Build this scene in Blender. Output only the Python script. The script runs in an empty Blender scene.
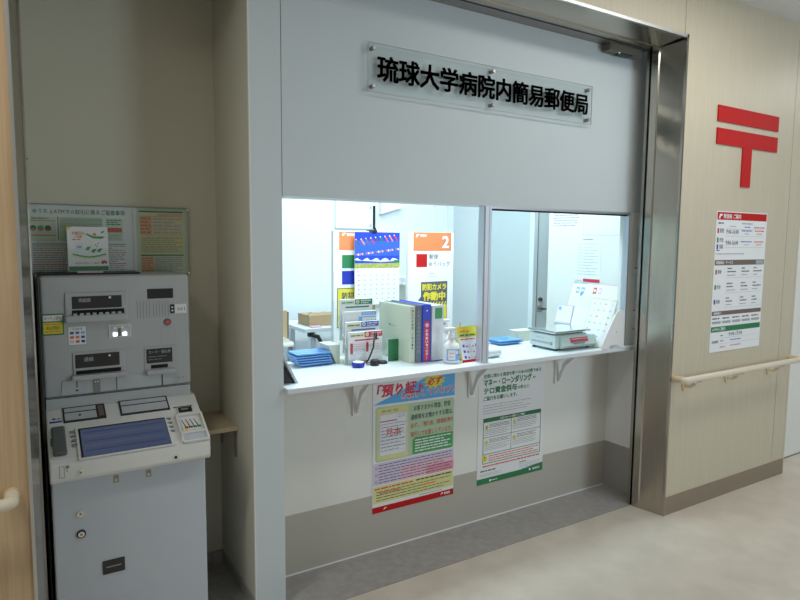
import bpy, bmesh, math, random
from mathutils import Matrix, Vector, Euler
random.seed(7)
SC = bpy.context.scene
COL = SC.collection
R = math.radians

# ------------------------------------------------------------------ materials
def mat(name, col, rough=.5, metal=0, spec=.5, emit=None, es=0, noise=0, nscale=30, bump=0, bscale=60, stretch=None, col2=None):
    m = bpy.data.materials.new(name); m.use_nodes = True
    nt = m.node_tree; b = nt.nodes['Principled BSDF']
    b.inputs['Base Color'].default_value = (*col, 1)
    b.inputs['Roughness'].default_value = rough
    b.inputs['Metallic'].default_value = metal
    b.inputs['Specular IOR Level'].default_value = spec
    if emit:
        b.inputs['Emission Color'].default_value = (*emit, 1); b.inputs['Emission Strength'].default_value = es
    if noise or bump:
        tc = nt.nodes.new('ShaderNodeTexCoord'); mp = nt.nodes.new('ShaderNodeMapping')
        nt.links.new(tc.outputs['Object'], mp.inputs['Vector'])
        if stretch: mp.inputs['Scale'].default_value = stretch
        if noise:
            n = nt.nodes.new('ShaderNodeTexNoise'); n.inputs['Scale'].default_value = nscale; n.inputs['Detail'].default_value = 6
            nt.links.new(mp.outputs['Vector'], n.inputs['Vector'])
            mx = nt.nodes.new('ShaderNodeMix'); mx.data_type = 'RGBA'
            c2 = col2 or tuple(max(0, c*(1-noise)) for c in col)
            mx.inputs[6].default_value = (*col, 1); mx.inputs[7].default_value = (*c2, 1)
            rp = nt.nodes.new('ShaderNodeValToRGB'); rp.color_ramp.elements[0].position = .35; rp.color_ramp.elements[1].position = .65
            nt.links.new(n.outputs['Fac'], rp.inputs['Fac']); nt.links.new(rp.outputs['Color'], mx.inputs[0])
            nt.links.new(mx.outputs[2], b.inputs['Base Color'])
        if bump:
            n2 = nt.nodes.new('ShaderNodeTexNoise'); n2.inputs['Scale'].default_value = bscale; n2.inputs['Detail'].default_value = 4
            nt.links.new(mp.outputs['Vector'], n2.inputs['Vector'])
            bp = nt.nodes.new('ShaderNodeBump'); bp.inputs['Strength'].default_value = bump; bp.inputs['Distance'].default_value = .002
            nt.links.new(n2.outputs['Fac'], bp.inputs['Height']); nt.links.new(bp.outputs['Normal'], b.inputs['Normal'])
    return m

def clear(name, tint=(1, 1, 1), rough=.02, f0=.03):
    """thin clear sheet: transparent, with a Schlick reflection that is the same from both sides"""
    m = bpy.data.materials.new(name); m.use_nodes = True
    nt = m.node_tree; nt.nodes.clear(); N = nt.nodes.new; L = nt.links.new
    o = N('ShaderNodeOutputMaterial'); t = N('ShaderNodeBsdfTransparent'); g = N('ShaderNodeBsdfGlossy')
    f = N('ShaderNodeLayerWeight'); f.inputs['Blend'].default_value = .5
    pw = N('ShaderNodeMath'); pw.operation = 'POWER'; pw.inputs[1].default_value = 5
    ma = N('ShaderNodeMath'); ma.operation = 'MULTIPLY_ADD'; ma.inputs[1].default_value = .5; ma.inputs[2].default_value = f0
    x = N('ShaderNodeMixShader'); t.inputs['Color'].default_value = (*tint, 1); g.inputs['Roughness'].default_value = rough
    L(f.outputs['Facing'], pw.inputs[0]); L(pw.outputs[0], ma.inputs[0]); L(ma.outputs[0], x.inputs[0]); L(t.outputs[0], x.inputs[1]); L(g.outputs[0], x.inputs[2]); L(x.outputs[0], o.inputs[0])
    return m

M = {}
def D(k, *a, **kw): M[k] = mat(k, *a, **kw)
D('wood', (.60, .535, .405), .42, noise=.06, nscale=9, stretch=(14, 14, .5), bump=.05, bscale=30)
D('wood_left', (.62, .44, .26), .42, noise=.16, nscale=7, stretch=(14, 14, .5), bump=.05, bscale=30)
D('seam', (.20, .18, .14), .7)
D('panel', (.61, .675, .70), .5, bump=.04, bscale=300)
D('wallpaper', (.56, .53, .46), .8, bump=.25, bscale=220)
D('alcove', (.66, .64, .53), .8, bump=.25, bscale=220)
D('lowpaper', (.48, .455, .40), .6, bump=.1, bscale=200)
D('white_wall', (.80, .80, .76), .7, bump=.15, bscale=200)
D('office_wall', (.80, .86, .88), .6, bump=.08, bscale=200)
D('ceiling', (.74, .76, .74), .9, noise=.06, nscale=80)
D('floor', (.68, .61, .525), .36, noise=.2, nscale=7, col2=(.61, .545, .46), bump=.03, bscale=40)
D('floor_in', (.40, .38, .36), .45, noise=.2, nscale=30, col2=(.34, .32, .31))
D('floor_office', (.5, .5, .48), .5, noise=.1, nscale=30)
D('skirt', (.27, .21, .155), .5)
D('skirt_grey', (.36, .35, .32), .5)
D('steel', (.50, .46, .40), .2, 1, noise=.12, nscale=8, stretch=(40, 40, .6), bump=.06, bscale=40)
D('steel_light', (.62, .63, .64), .4, 1)
D('steel_dark', (.33, .30, .26), .35, 1)
D('alu', (.66, .68, .74), .35, .8)
D('chrome', (.8, .8, .8), .15, 1)
D('rail', (.74, .66, .52), .35)
D('rail_cap', (.70, .55, .36), .35)
D('black', (.012, .012, .012), .4)
D('slot', (.004, .004, .004), .8)
D('letter', (.014, .012, .011), .65, spec=.15)
D('red', (.52, .012, .012), .6, spec=.2)
D('white', (.86, .86, .86), .5)
D('counter', (.72, .76, .79), .35)
D('paper', (.82, .83, .84), .6)
D('atm_grey', (.46, .485, .50), .42, bump=.03, bscale=500)
D('atm_body', (.52, .56, .62), .42, bump=.03, bscale=500)
D('atm_ivory', (.72, .73, .71), .38)
D('atm_recess', (.50, .53, .56), .3)
D('atm_dark', (.028, .028, .03), .35)
D('atm_btn', (.25, .25, .24), .4)
D('handset', (.10, .115, .12), .5)
D('screen', (.02, .03, .07), .12, emit=(.22, .28, .48), es=.17)
D('screen_line', (.03, .03, .07), .12, emit=(.28, .34, .50), es=.17)
D('screen_dark', (.02, .03, .07), .12, emit=(.15, .19, .40), es=.17)
D('led', (.8, .9, 1), .2, emit=(.8, .92, 1), es=3)
D('led_green', (.1, .8, .3), .2, emit=(.1, .9, .35), es=1.2)
D('green', (.02, .20, .07), .5)
D('green_mid', (.06, .36, .12), .5)
D('green_pale', (.47, .63, .42), .6)
D('green_soft', (.62, .72, .58), .6)
D('yellow', (.78, .66, .04), .5)
D('yellow_pale', (.72, .70, .30), .6)
D('sky_blue', (.10, .42, .80), .5)
D('pink', (.80, .50, .62), .6)
D('pink_deep', (.76, .30, .42), .6)
D('lilac', (.66, .58, .76), .6)
D('orange', (.76, .235, .08), .5)
D('orange_pale', (.74, .46, .28), .6)
D('cream', (.78, .70, .48), .6)
D('navy', (.01, .03, .40), .45)
D('tray', (.14, .36, .76), .35)
D('ink', (.10, .10, .11), .7)
D('ink_soft', (.38, .40, .42), .7)
D('ink_red', (.66, .12, .10), .7)
D('ink_green', (.03, .22, .10), .7)
D('ink_blue', (.10, .16, .50), .7)
D('ink_brown', (.17, .13, .11), .6)
D('logo_blue', (.03, .06, .30), .5)
D('binder_beige', (.62, .68, .56), .55)
D('binder_grey', (.16, .19, .24), .55)
D('binder_blue', (.03, .07, .58), .45)
D('binder_white', (.74, .76, .82), .5)
D('label_red', (.62, .03, .07), .5)
D('carton', (.50, .36, .20), .8, noise=.08, nscale=20)
D('carton_light', (.66, .53, .34), .8)
D('desk', (.78, .82, .84), .5)
D('greywall', (.60, .66, .67), .6)
D('box_cream', (.68, .70, .60), .6)
D('label_blue', (.20, .45, .82), .5)
D('shelf_wood', (.56, .46, .33), .5, noise=.08, nscale=8, stretch=(1, 10, 1))
D('scale_body', (.60, .66, .64), .4)
D('kraft', (.80, .76, .60), .7)
D('snow', (.75, .80, .95), .6)
D('field', (.50, .50, .12), .8, noise=.35, nscale=60)
D('cal_blue', (.01, .05, .50), .5)
D('cal_blue_light', (.03, .11, .60), .5)
D('sensor', (.15, .14, .115), .45)
M['glass'] = clear('glass', (.93, .965, .965))
M['acrylic'] = clear('acrylic', (.97, .985, .98))
D('acryl_edge', (.46, .52, .53), .4)

# ------------------------------------------------------------------ mesh builder
def frame(o, u, v, n):
    u, v, n = Vector(u), Vector(v), Vector(n)
    m = Matrix((( u.x, v.x, n.x, o[0]), (u.y, v.y, n.y, o[1]), (u.z, v.z, n.z, o[2]), (0, 0, 0, 1)))
    return m
def front(y, x=0, z=0): return frame((x, y, z), (1, 0, 0), (0, 0, 1), (0, -1, 0))     # faces -Y: (X, Z, out)
def sideL(x, y=0, z=0): return frame((x, y, z), (0, -1, 0), (0, 0, 1), (-1, 0, 0))    # faces -X: (-Y, Z, out)
def topf(z, x=0, y=0): return frame((x, y, z), (1, 0, 0), (0, 1, 0), (0, 0, 1))
_gl = {}
def glyphs(s, off, res=1):
    k = (s, off, res)
    if k not in _gl:
        c = bpy.data.curves.new('t', 'FONT'); c.body = s; c.size = 1; c.resolution_u = res
        o = bpy.data.objects.new('t', c); COL.objects.link(o); bpy.context.view_layer.update()
        me = bpy.data.meshes.new_from_object(o.evaluated_get(bpy.context.evaluated_depsgraph_get()))
        vs = [tuple(v.co) for v in me.vertices]; fs = [tuple(p.vertices) for p in me.polygons]
        bpy.data.objects.remove(o); bpy.data.curves.remove(c); bpy.data.meshes.remove(me)
        if off:     # heavier strokes: the outline repeated a little to each side
            b = off*.8; n = len(vs); sh = [(b, b), (-b, b), (b, -b), (-b, -b)]+([(b, 0), (-b, 0), (0, b), (0, -b)] if off > .021 else [])
            fs = [tuple(i+n*q for i in f) for q in range(len(sh)) for f in fs]; vs = [(v[0]+dx, v[1]+dy, q) for q, (dx, dy) in enumerate(sh) for v in vs]
        _gl[k] = (vs, fs)
    return _gl[k]

ITEM = [1.0, 0.0]   # size and height correction for the small things standing on the counter
def fit(p): return (p[0]*ITEM[0], p[1]*ITEM[0], p[2]*ITEM[0]+ITEM[1])
class MB:
    def __init__(s, F=None): s.v = []; s.f = []; s.mi = []; s.ms = []; s.sm = []; s.F = F or Matrix.Identity(4)
    def add(s, vs, fs, m, smooth=False, L=None):
        T = s.F @ L if L is not None else s.F
        n = len(s.v); s.v += [tuple(T @ Vector(v)) for v in vs]
        if m not in s.ms: s.ms.append(m)
        k = s.ms.index(m)
        for f in fs: s.f.append(tuple(i+n for i in f)); s.mi.append(k); s.sm.append(smooth)
        return s
    def _bm(s, bm, m, smooth=False, L=None):
        bm.verts.ensure_lookup_table()
        s.add([tuple(v.co) for v in bm.verts], [tuple(v.index for v in f.verts) for f in bm.faces], m, smooth, L); bm.free(); return s
    def box(s, a0, a1, b0, b1, c0, c1, m, bev=0, seg=2, L=None):
        if bev <= 0:
            vs = [(x, y, z) for x in (a0, a1) for y in (b0, b1) for z in (c0, c1)]
            return s.add(vs, [(0, 1, 3, 2), (4, 6, 7, 5), (0, 4, 5, 1), (2, 3, 7, 6), (0, 2, 6, 4), (1, 5, 7, 3)], m, False, L)
        bm = bmesh.new(); bmesh.ops.create_cube(bm, size=1)
        for v in bm.verts: v.co = ((a0+a1)/2+v.co.x*(a1-a0), (b0+b1)/2+v.co.y*(b1-b0), (c0+c1)/2+v.co.z*(c1-c0))
        bmesh.ops.bevel(bm, geom=bm.edges[:], offset=min(bev, abs(a1-a0)*.49, abs(b1-b0)*.49, abs(c1-c0)*.49), segments=seg, affect='EDGES', profile=.5)
        bm.verts.index_update()
        return s._bm(bm, m, False, L)
    def prism(s, pts, c0, c1, m, L=None, bev=0):
        n = len(pts)
        if bev:
            bm = bmesh.new(); vs = [bm.verts.new((p[0], p[1], c)) for c in (c0, c1) for p in pts]
            bm.faces.new(vs[:n][::-1]); bm.faces.new(vs[n:])
            for i in range(n): bm.faces.new((vs[i], vs[(i+1) % n], vs[n+(i+1) % n], vs[n+i]))
            bmesh.ops.bevel(bm, geom=bm.edges[:], offset=bev, segments=2, affect='EDGES', profile=.5); bm.verts.index_update()
            return s._bm(bm, m, False, L)
        vs = [(p[0], p[1], c) for c in (c0, c1) for p in pts]
        fs = [tuple(range(n))[::-1], tuple(range(n, 2*n))]+[(i, (i+1) % n, n+(i+1) % n, n+i) for i in range(n)]
        return s.add(vs, fs, m, False, L)
    def tube(s, pts, r, m, seg=12, cap=True):
        P = [Vector(p) for p in pts]; rs = r if isinstance(r, (list, tuple)) else [r]*len(P); vs = []; fs = []
        up = None
        for i, p in enumerate(P):
            t = ((P[min(i+1, len(P)-1)]-p).normalized() if i < len(P)-1 else Vector()) + ((p-P[max(i-1, 0)]).normalized() if i > 0 else Vector())
            t.normalize()
            if up is None: up = t.orthogonal().normalized()
            else: up = (up-t*up.dot(t)).normalized()
            w = t.cross(up)
            for k in range(seg):
                a = 2*math.pi*k/seg; vs.append(tuple(p+(up*math.cos(a)+w*math.sin(a))*rs[i]))
        for i in range(len(P)-1):
            for k in range(seg): fs.append((i*seg+k, i*seg+(k+1) % seg, (i+1)*seg+(k+1) % seg, (i+1)*seg+k))
        s.add(vs, fs, m, True)
        if cap:
            n = len(P)
            s.add(vs[:seg], [tuple(range(seg))[::-1]], m); s.add(vs[-seg:], [tuple(range(seg))], m)
        return s
    def cyl(s, p0, p1, r, m, seg=20): return s.tube([p0, p1], r, m, seg)
    def lathe(s, prof, m, c=(0, 0, 0), seg=24):
        vs = []; fs = []
        for r, z in prof:
            for k in range(seg): a = 2*math.pi*k/seg; vs.append((c[0]+r*math.cos(a), c[1]+r*math.sin(a), c[2]+z))
        for i in range(len(prof)-1):
            for k in range(seg): fs.append((i*seg+k, i*seg+(k+1) % seg, (i+1)*seg+(k+1) % seg, (i+1)*seg+k))
        n = len(prof)
        fs.append(tuple(range(seg))[::-1]); fs.append(tuple(range((n-1)*seg, n*seg)))
        return s.add(vs, fs, m, True)
    # flat print on a surface (local a, b in the plane, c outwards)
    def rect(s, a0, a1, b0, b1, m, c=.0004, c0=0): return s.box(a0, a1, b0, b1, c0, c, m)
    def quad(s, pts, m, c=.0004): return s.prism(pts, 0, c, m)
    def disc(s, a, b, r, m, c=.0006, seg=16, rb=None): return s.prism([(a+r*math.cos(2*math.pi*k/seg), b+(rb or r)*math.sin(2*math.pi*k/seg)) for k in range(seg)], 0, c, m)
    def border(s, a0, a1, b0, b1, t, m, c=.0006):
        s.rect(a0, a1, b1-t, b1, m, c); s.rect(a0, a1, b0, b0+t, m, c); s.rect(a0, a0+t, b0+t, b1-t, m, c); s.rect(a1-t, a1, b0+t, b1-t, m, c); return s
    def text(s, t, a0, a1, b0, b1, m, c=.0008, off=0, res=1, L=None, shear=0):
        vs, fs = glyphs(t, off, res)
        xs = [v[0] for v in vs]; ys = [v[1] for v in vs]; x0, x1, y0, y1 = min(xs), max(xs), min(ys), max(ys)
        sx = (a1-a0)/(x1-x0); sy = (b1-b0)/(y1-y0)
        return s.add([(a0+(v[0]-x0)*sx+shear*(v[1]-y0)*sy, b0+(v[1]-y0)*sy, c+v[2]*2e-5) for v in vs], fs, m, False, L)
    def greek(s, a0, a1, b0, b1, n, m, c=.0006, fill=.45, ragged=True):
        """n lines of very small print, shown as runs of short dashes"""
        h = (b1-b0)/n
        for i in range(n):
            y = b1-h*(i+.5); x = a0; end = a1-(random.random()*.3*(a1-a0) if ragged and i % 2 else 0)
            while x < end-1e-5:
                w = min(end-x, h*(.8+random.random()*2.2)); s.rect(x, x+w, y-h*fill/2, y+h*fill/2, m, c); x += w+h*.35
        return s
    def build(s, name, parent=None, at=None, **tags):
        me = bpy.data.meshes.new(name)
        if ITEM[1]:
            s.v = [fit(v) for v in s.v]; at = fit(at) if at else at
        if parent is not None: o0 = Vector(parent['_o'])
        elif at is not None: o0 = Vector(at)
        else:
            o0 = Vector(((min(v[0] for v in s.v)+max(v[0] for v in s.v))/2, (min(v[1] for v in s.v)+max(v[1] for v in s.v))/2, min(v[2] for v in s.v)))
        me.from_pydata([tuple(Vector(v)-o0) for v in s.v], [], s.f)
        for m in s.ms: me.materials.append(M[m])
        for p, k, q in zip(me.polygons, s.mi, s.sm): p.material_index = k; p.use_smooth = q
        bm = bmesh.new(); bm.from_mesh(me); bmesh.ops.recalc_face_normals(bm, faces=bm.faces) if not tags.pop('flat', False) else None; bm.to_mesh(me); bm.free()
        o = bpy.data.objects.new(name, me); COL.objects.link(o)
        if parent is not None: o.parent = parent
        else: o.location = o0
        o['_o'] = tuple(o0)
        tag(o, **tags)
        return o
def tag(o, label=None, cat=None, group=None, kind=None):
    if label: o['label'] = label
    if cat: o['category'] = cat
    if group: o['group'] = group
    if kind: o['kind'] = kind
def thing(name, loc, label, cat, group=None):
    loc = fit(loc); o = bpy.data.objects.new(name, None); COL.objects.link(o); o.location = loc; o['_o'] = tuple(loc); o.empty_display_size = .05
    tag(o, label, cat, group); return o
def struct(mb, name, parent=None):
    o = mb.build(name, parent, **({} if parent else {'kind': 'structure'})); return o

YF = 2.014    # corridor face of the timber panelling
YP = 2.30     # face of the white sign panel
# ------------------------------------------------------------------ the setting
struct(MB().box(-5, 9, -1.6, 2.197, -.05, 0, 'floor'), 'floor')
struct(MB().box(-.2, 3.3, 2.199, 2.9, -.05, 0, 'floor_in').box(-.2, 3.3, 2.197, 2.199, -.05, .0005, 'seam'), 'floor')
struct(MB().box(-.6, 6.5, 2.9, 6.2, -.05, 0, 'floor_office'), 'floor')
struct(MB().box(-5, 9, -1.6, 2.03, 2.82, 2.9, 'ceiling'), 'ceiling')
struct(MB().box(-.6, 6.5, 2.44, 6.2, 2.62, 2.68, 'ceiling'), 'ceiling')
struct(MB().box(-5, 9, -1.7, -1.6, 0, 2.9, 'white_wall'), 'wall_back')
# timber wall right of the opening
w = MB()
w.box(2.966, 4.205, 2.03, 2.15, 0, 2.82, 'seam')
w.box(2.966, 4.0655, YF, 2.03, .1, 2.82, 'wood').box(4.0695, 4.205, YF, 2.03, .1, 2.82, 'wood')
w.box(4.205, 4.222, YF-.001, 2.15, .0, 2.82, 'wood')
struct(w, 'wall_right')
b = MB(); b.box(2.966, 3.385, 2.008, 2.03, 0, .1, 'skirt'); b.box(3.386, 4.205, 2.008, 2.03, 0, .1, 'skirt'); struct(b, 'baseboard_right')
w = MB()
w.box(-5, 4.0655, 2.03, 2.15, 2.56, 2.82, 'seam'); w.box(-3, 2.942, YF, 2.03, 2.56, 2.82, 'wood'); w.box(2.945, 2.966, YF, 2.03, 2.562, 2.82, 'wood')
struct(w, 'wall_above')
w = MB(); w.box(-5, -.006, YF, 2.15, .1, 2.56, 'wood_left'); struct(w, 'wall_left')
struct(MB().box(-5, -.006, 2.008, 2.14, 0, .1, 'skirt'), 'baseboard_left')
struct(MB().box(4.222, 9, 2.15, 2.25, .004, 2.9, 'white_wall').box(4.222, 9, 2.148, 2.2, 0, .008, 'seam'), 'wall_beyond')
# steel portal, splayed reveal
t = MB(frame((0, 0, 0), (1, 0, 0), (0, 1, 0), (0, 0, 1)))
t.prism([(2.956, YF-.004), (2.966, YF-.004), (2.966, 2.19), (2.925, 2.19), (2.925, 2.150), (2.932, 2.144)], 0, 2.562, 'steel')
t.prism([(2.928, 2.203), (3.039, 2.203), (3.039, 2.236), (3.02, 2.236), (2.935, 2.222)], 0, 2.55, 'steel_dark')
t.box(2.945, 2.975, 2.19, 2.203, 0, 2.55, 'slot')
t.box(2.9545, 2.9675, YF-.008, YF+.004, 0, 2.566, 'steel')
t.prism([(2.925, 2.203), (2.931, 2.203), (2.931, 2.222), (2.927, 2.222)], 0, 2.53, 'steel_dark')
struct(t, 'trim_1')
t = MB(frame((0, 0, 0), (0, 1, 0), (0, 0, 1), (1, 0, 0)))
t.prism([(YF-.004, 2.55), (YF-.004, 2.562), (2.19, 2.562), (2.19, 2.527), (2.15, 2.527), (2.144, 2.533)], -.01, 2.925, 'steel')
t.prism([(2.203, 2.527), (2.203, 2.60), (2.31, 2.60), (2.31, 2.54)], 0, 2.935, 'steel_dark')
t.box(2.19, 2.203, 2.56, 2.60, 0, 2.93, 'slot')
t.box(YF-.008, YF+.004, 2.549, 2.563, -.01, 2.9675, 'steel_light')
struct(t, 'trim_2')
t = MB()
t.prism([(-.006, YF-.004), (.0, YF-.004), (.024, 2.144), (.029, 2.15), (.029, 2.19), (-.006, 2.19)], 0, 2.562, 'steel')
t.box(-.007, .002, YF-.008, YF+.004, 0, 2.566, 'steel_light')
t.box(0, .018, 2.19, 2.203, 0, 2.55, 'slot').box(-.006, .026, 2.203, 2.24, 0, 2.55, 'steel_dark')
struct(t, 'trim_3')
# alcove
struct(MB().box(-.1, .022, 2.24, 2.9, 0, 2.62, 'alcove'), 'wall_alcove_left')
struct(MB().box(.022, .82, 2.78, 2.9, 0, 2.62, 'alcove'), 'wall_alcove_back')
struct(MB().box(.7, .75, 2.76, 2.78, 0, .055, 'skirt_grey').box(.026, .7, 2.774, 2.78, 0, .055, 'skirt_grey').box(.744, .75, 2.305, 2.774, 0, .055, 'skirt_grey'), 'baseboard_alcove')
struct(MB().box(-.1, .82, 2.31, 2.9, 2.62, 2.68, 'ceiling'), 'ceiling')
# pillar + sign panel
w = MB()
w.box(.7505, .877, YP+.012, 2.9, 0, 2.62, 'alcove').box(.7515, .876, YP, YP+.013, 0, 2.62, 'panel').box(.7485, .7535, YP-.002, YP+.01, 0, 2.62, 'white_wall')
struct(w, 'wall_pillar')
w = MB()
w.box(.879, 3.03, YP, YP+.13, 1.67, 2.62, 'panel'); w.box(.8755, .8795, YP+.003, YP+.02, 1.67, 2.62, 'seam')
struct(w, 'wall_panel')
# recess right side wall / office side wall, with the wainscot below
w = MB(); w.box(3.04, 3.14, 2.24, 3.02, .281, 2.62, 'white_wall').box(3.0395, 3.14, 2.24, 3.02, 0, .281, 'skirt_grey'); struct(w, 'wall_side')
w = MB(); w.box(.877, 3.04, 2.49, 2.59, .281, .887, 'white_wall').box(.877, 3.04, 2.489, 2.59, .006, .281, 'lowpaper').box(.877, 3.04, 2.486, 2.5, 0, .006, 'white')
struct(w, 'wall_counter')
# office shell
struct(MB().box(-.6, 3.58, 4.8, 4.9, 0, 2.62, 'office_wall'), 'wall_office_back')
struct(MB().box(3.56, 3.66, 3.75, 4.8, 0, 2.62, 'greywall').box(3.56, 3.6, 3.7, 3.75, 0, 2.62, 'office_wall'), 'wall_office_return')
struct(MB().box(4.5, 6.0, 3.7, 3.8, 0, 2.62, 'greywall').box(3.6, 4.5, 3.7, 3.8, 2.1, 2.62, 'greywall'), 'wall_office_right')
struct(MB().box(-.6, -.5, 2.9, 4.8, 0, 2.62, 'office_wall'), 'wall_office_left')
struct(MB().box(-.6, .9, 2.9, 2.95, 0, 2.62, 'office_wall'), 'wall_office_front')
d = MB(); d.box(3.612, 4.48, 3.708, 3.75, .01, 2.09, 'office_wall'); do = struct(d, 'door_1')
h = MB(); h.cyl((3.648, 3.708, .952), (3.648, 3.665, .952), .011, 'steel_dark').tube([(3.646, 3.668, .952), (3.69, 3.664, .950), (3.74, 3.668, .949)], .009, 'steel_dark').box(3.625, 3.672, 3.703, 3.708, .927, .977, 'chrome', .002); h.build('door_handle', do, label='brushed steel lever handle')
h = MB(); h.cyl((3.648, 3.708, 1.028), (3.648, 3.69, 1.028), .018, 'steel_dark'); h.cyl((3.648, 3.69, 1.028), (3.648, 3.684, 1.028), .009, 'black'); h.build('lock_cylinder', do)
h = MB(); h.box(3.600, 3.606, 3.698, 3.75, 0, 2.1, 'seam'); h.build('door_gasket', do)
# service window: aluminium frame and the fixed pane
wn = MB(); FY = 2.32
wn.box(1.885, 1.932, FY-.022, FY+.022, .912, 1.67, 'alu', .002).box(1.890, 1.912, FY-.028, FY-.022, .912, 1.67, 'alu')
wn.box(2.938, 2.948, FY-.02, FY+.02, .912, 1.67, 'alu').box(2.948, 3.0385, FY-.02, FY+.05, .912, 1.67, 'white_wall').box(1.932, 2.938, FY-.02, FY+.02, 1.658, 1.67, 'alu').box(1.932, 2.938, FY-.006, FY+.006, 1.650, 1.659, 'black')
wn.box(1.912, 1.916, FY-.026, FY-.0215, .912, 1.67, 'seam')
wo = struct(wn, 'window_1')
MB().box(1.931, 2.939, FY-.003, FY+.003, .915, 1.655, 'glass').build('window_pane', wo)

# ------------------------------------------------------------------ counter
ct = thing('counter', (1.95, 2.55, 0), 'white counter top running under the service window on wall brackets', 'counter')
c = MB(); c.box(.8795, 3.037, 2.265, 2.79, .888, .911, 'counter', .003); c.build('counter_top', ct)
def bracket(x):
    b = MB(frame((x, 0, 0), (0, 1, 0), (0, 0, 1), (1, 0, 0)))
    b.box(2.4765, 2.4885, .69, .887, -.02, .02, 'white').box(2.33, 2.477, .879, .8875, -.018, .018, 'white')
    b.prism([(2.335, .88), (2.365, .88), (2.44, .815), (2.4765, .72), (2.4765, .70), (2.46, .712), (2.42, .80)], -.006, .006, 'white')
    b.build('bracket', ct)
for x in (1.30, 1.975, 2.60): bracket(x)

# ------------------------------------------------------------------ office name sign
SGN = thing('name_sign', (1.866, YP, 2.10), 'clear acrylic plate with raised black Japanese characters on the white panel above the window', 'sign')
s = MB(front(YP-.018)); s.box(1.2457, 2.5706, 2.1134, 2.307, 0, .005, 'acrylic'); s.build('acrylic_plate', SGN)
s = MB(front(YP-.018)); e = .0018
for a in ((1.2457-e, 1.2457, 2.1134, 2.307), (2.5706, 2.5706+e, 2.1134, 2.307), (1.2457, 2.5706, 2.1116, 2.1134), (1.2457, 2.5706, 2.307, 2.3085)): s.box(*a, 0, .005, 'acryl_edge')
s.build('plate_edge', SGN)
for x in (1.268, 1.905, 2.546):
    for z in (2.134, 2.286):
        h = MB(); h.cyl((x, YP, z), (x, YP-.027, z), .009, 'steel_dark', 16); h.cyl((x, YP-.027, z), (x, YP-.030, z), .007, 'chrome', 16); h.build('standoff', SGN)
text = '琉球大学病院内簡易郵便局'
px = 1.283; pw = (2.5435-1.283)/12
for i, chh in enumerate(text):
    vs, fs = glyphs(chh, .0212, 2)
    sc = .108
    cx = px+pw*i; L = front(YP-.0235)
    m = MB(L); n = len(vs)
    # solid raised letter: front, back and sides
    edges = {}
    for f in fs:
        for k in range(len(f)):
            a, b2 = f[k], f[(k+1) % len(f)]
            edges[(a, b2)] = edges.get((a, b2), 0)+1
    V = [(cx+v[0]*sc*.985, 2.1685+v[1]*sc, c) for c in (0, .005) for v in vs]
    F = [tuple(x for x in f[::-1]) for f in fs]+[tuple(x+n for x in f) for f in fs]
    F += [(a, b2, b2+n, a+n) for (a, b2) in edges if (b2, a) not in edges]
    m.add(V, F, 'letter')
    m.build('character', SGN)

# door-operator sensor under the header
sn = thing('door_sensor', (2.74, 2.25, 2.48), 'small grey sensor box with green light under the steel header', 'sensor')
MB().box(2.65, 2.90, 2.232, 2.29, 2.495, 2.537, 'sensor', .004).build('housing', sn)
MB().box(2.64, 2.655, 2.228, 2.235, 2.497, 2.535, 'steel_dark').build('bracket', sn)
MB().box(2.73, 2.83, 2.24, 2.28, 2.490, 2.496, 'black').box(2.725, 2.730, 2.240, 2.245, 2.491, 2.496, 'led_green').build('lens', sn)

# ------------------------------------------------------------------ postal mark
pm = MB(front(YF)); 
pm.box(3.262, 3.881, 2.166, 2.252, 0, .008, 'red', .001); pm.box(3.262, 3.881, 2.044, 2.131, 0, .008, 'red', .001); pm.box(3.519, 3.612, 1.823, 2.045, 0, .008, 'red', .001)
pm.build('postal_mark', label='large red postal mark of two bars and a stem on the timber wall', cat='sign')

# ------------------------------------------------------------------ opening hours board
IB = thing('information_board', (3.565, YF, .88), 'tall white opening-hours notice with red, black and green bands on timber wall', 'notice')
i = MB(front(YF)); U0, U1, V0, V1 = 3.306, 3.824, .881, 1.681
i.box(U0, U1, V0, V1, 0, .004, 'paper'); i.F = front(YF-.004)
i.rect(U0+.006, U1-.006, 1.634, 1.676, 'red')
i.quad([(3.326, 1.640), (3.334, 1.666), (3.362, 1.666), (3.357, 1.656), (3.344, 1.654), (3.340, 1.640)], 'white', .0008)
i.text('郵便局 ご案内', 3.372, 3.545, 1.641, 1.668, 'white', off=.02)
i.greek(3.326, 3.375, 1.606, 1.624, 1, 'ink'); i.greek(3.56, 3.67, 1.608, 1.624, 1, 'ink_soft')
i.greek(3.44, 3.50, 1.594, 1.604, 1, 'ink_soft'); i.greek(3.59, 3.65, 1.59, 1.603, 1, 'ink_blue'); i.greek(3.69, 3.80, 1.588, 1.602, 1, 'ink_red')
for z, cc, tx in ((1.572, 'red', '郵便'), (1.52, 'green', '貯金'), (1.482, 'navy', '保険')):
    i.rect(3.320, 3.334, z-.014, z+.014, cc); i.text(tx, 3.344, 3.382, z-.012, z+.014, 'ink')
for z in (1.568, 1.505):
    i.text('9:00-16:00', 3.405, 3.53, z-.013, z+.014, 'ink', off=.015)
    i.greek(3.56, 3.67, z, z+.014, 1, 'ink_blue'); i.greek(3.59, 3.64, z-.015, z-.006, 1, 'ink_soft')
    i.greek(3.70, 3.80, z, z+.014, 1, 'ink_red'); i.greek(3.72, 3.78, z-.015, z-.006, 1, 'ink_red')
for z in (1.583, 1.542, 1.478): i.rect(3.40, 3.80, z, z+.0012, 'ink_soft')
i.greek(3.320, 3.352, 1.456, 1.468, 1, 'ink'); i.greek(3.318, 3.60, 1.436, 1.449, 1, 'ink_soft')
i.rect(U0+.005, U1-.006, 1.378, 1.408, 'ink_brown'); i.text('取扱商品・サービス', 3.325, 3.49, 1.384, 1.403, 'white', off=.02); i.rect(3.73, 3.81, 1.382, 1.404, 'ink_soft', .0008)
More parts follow.
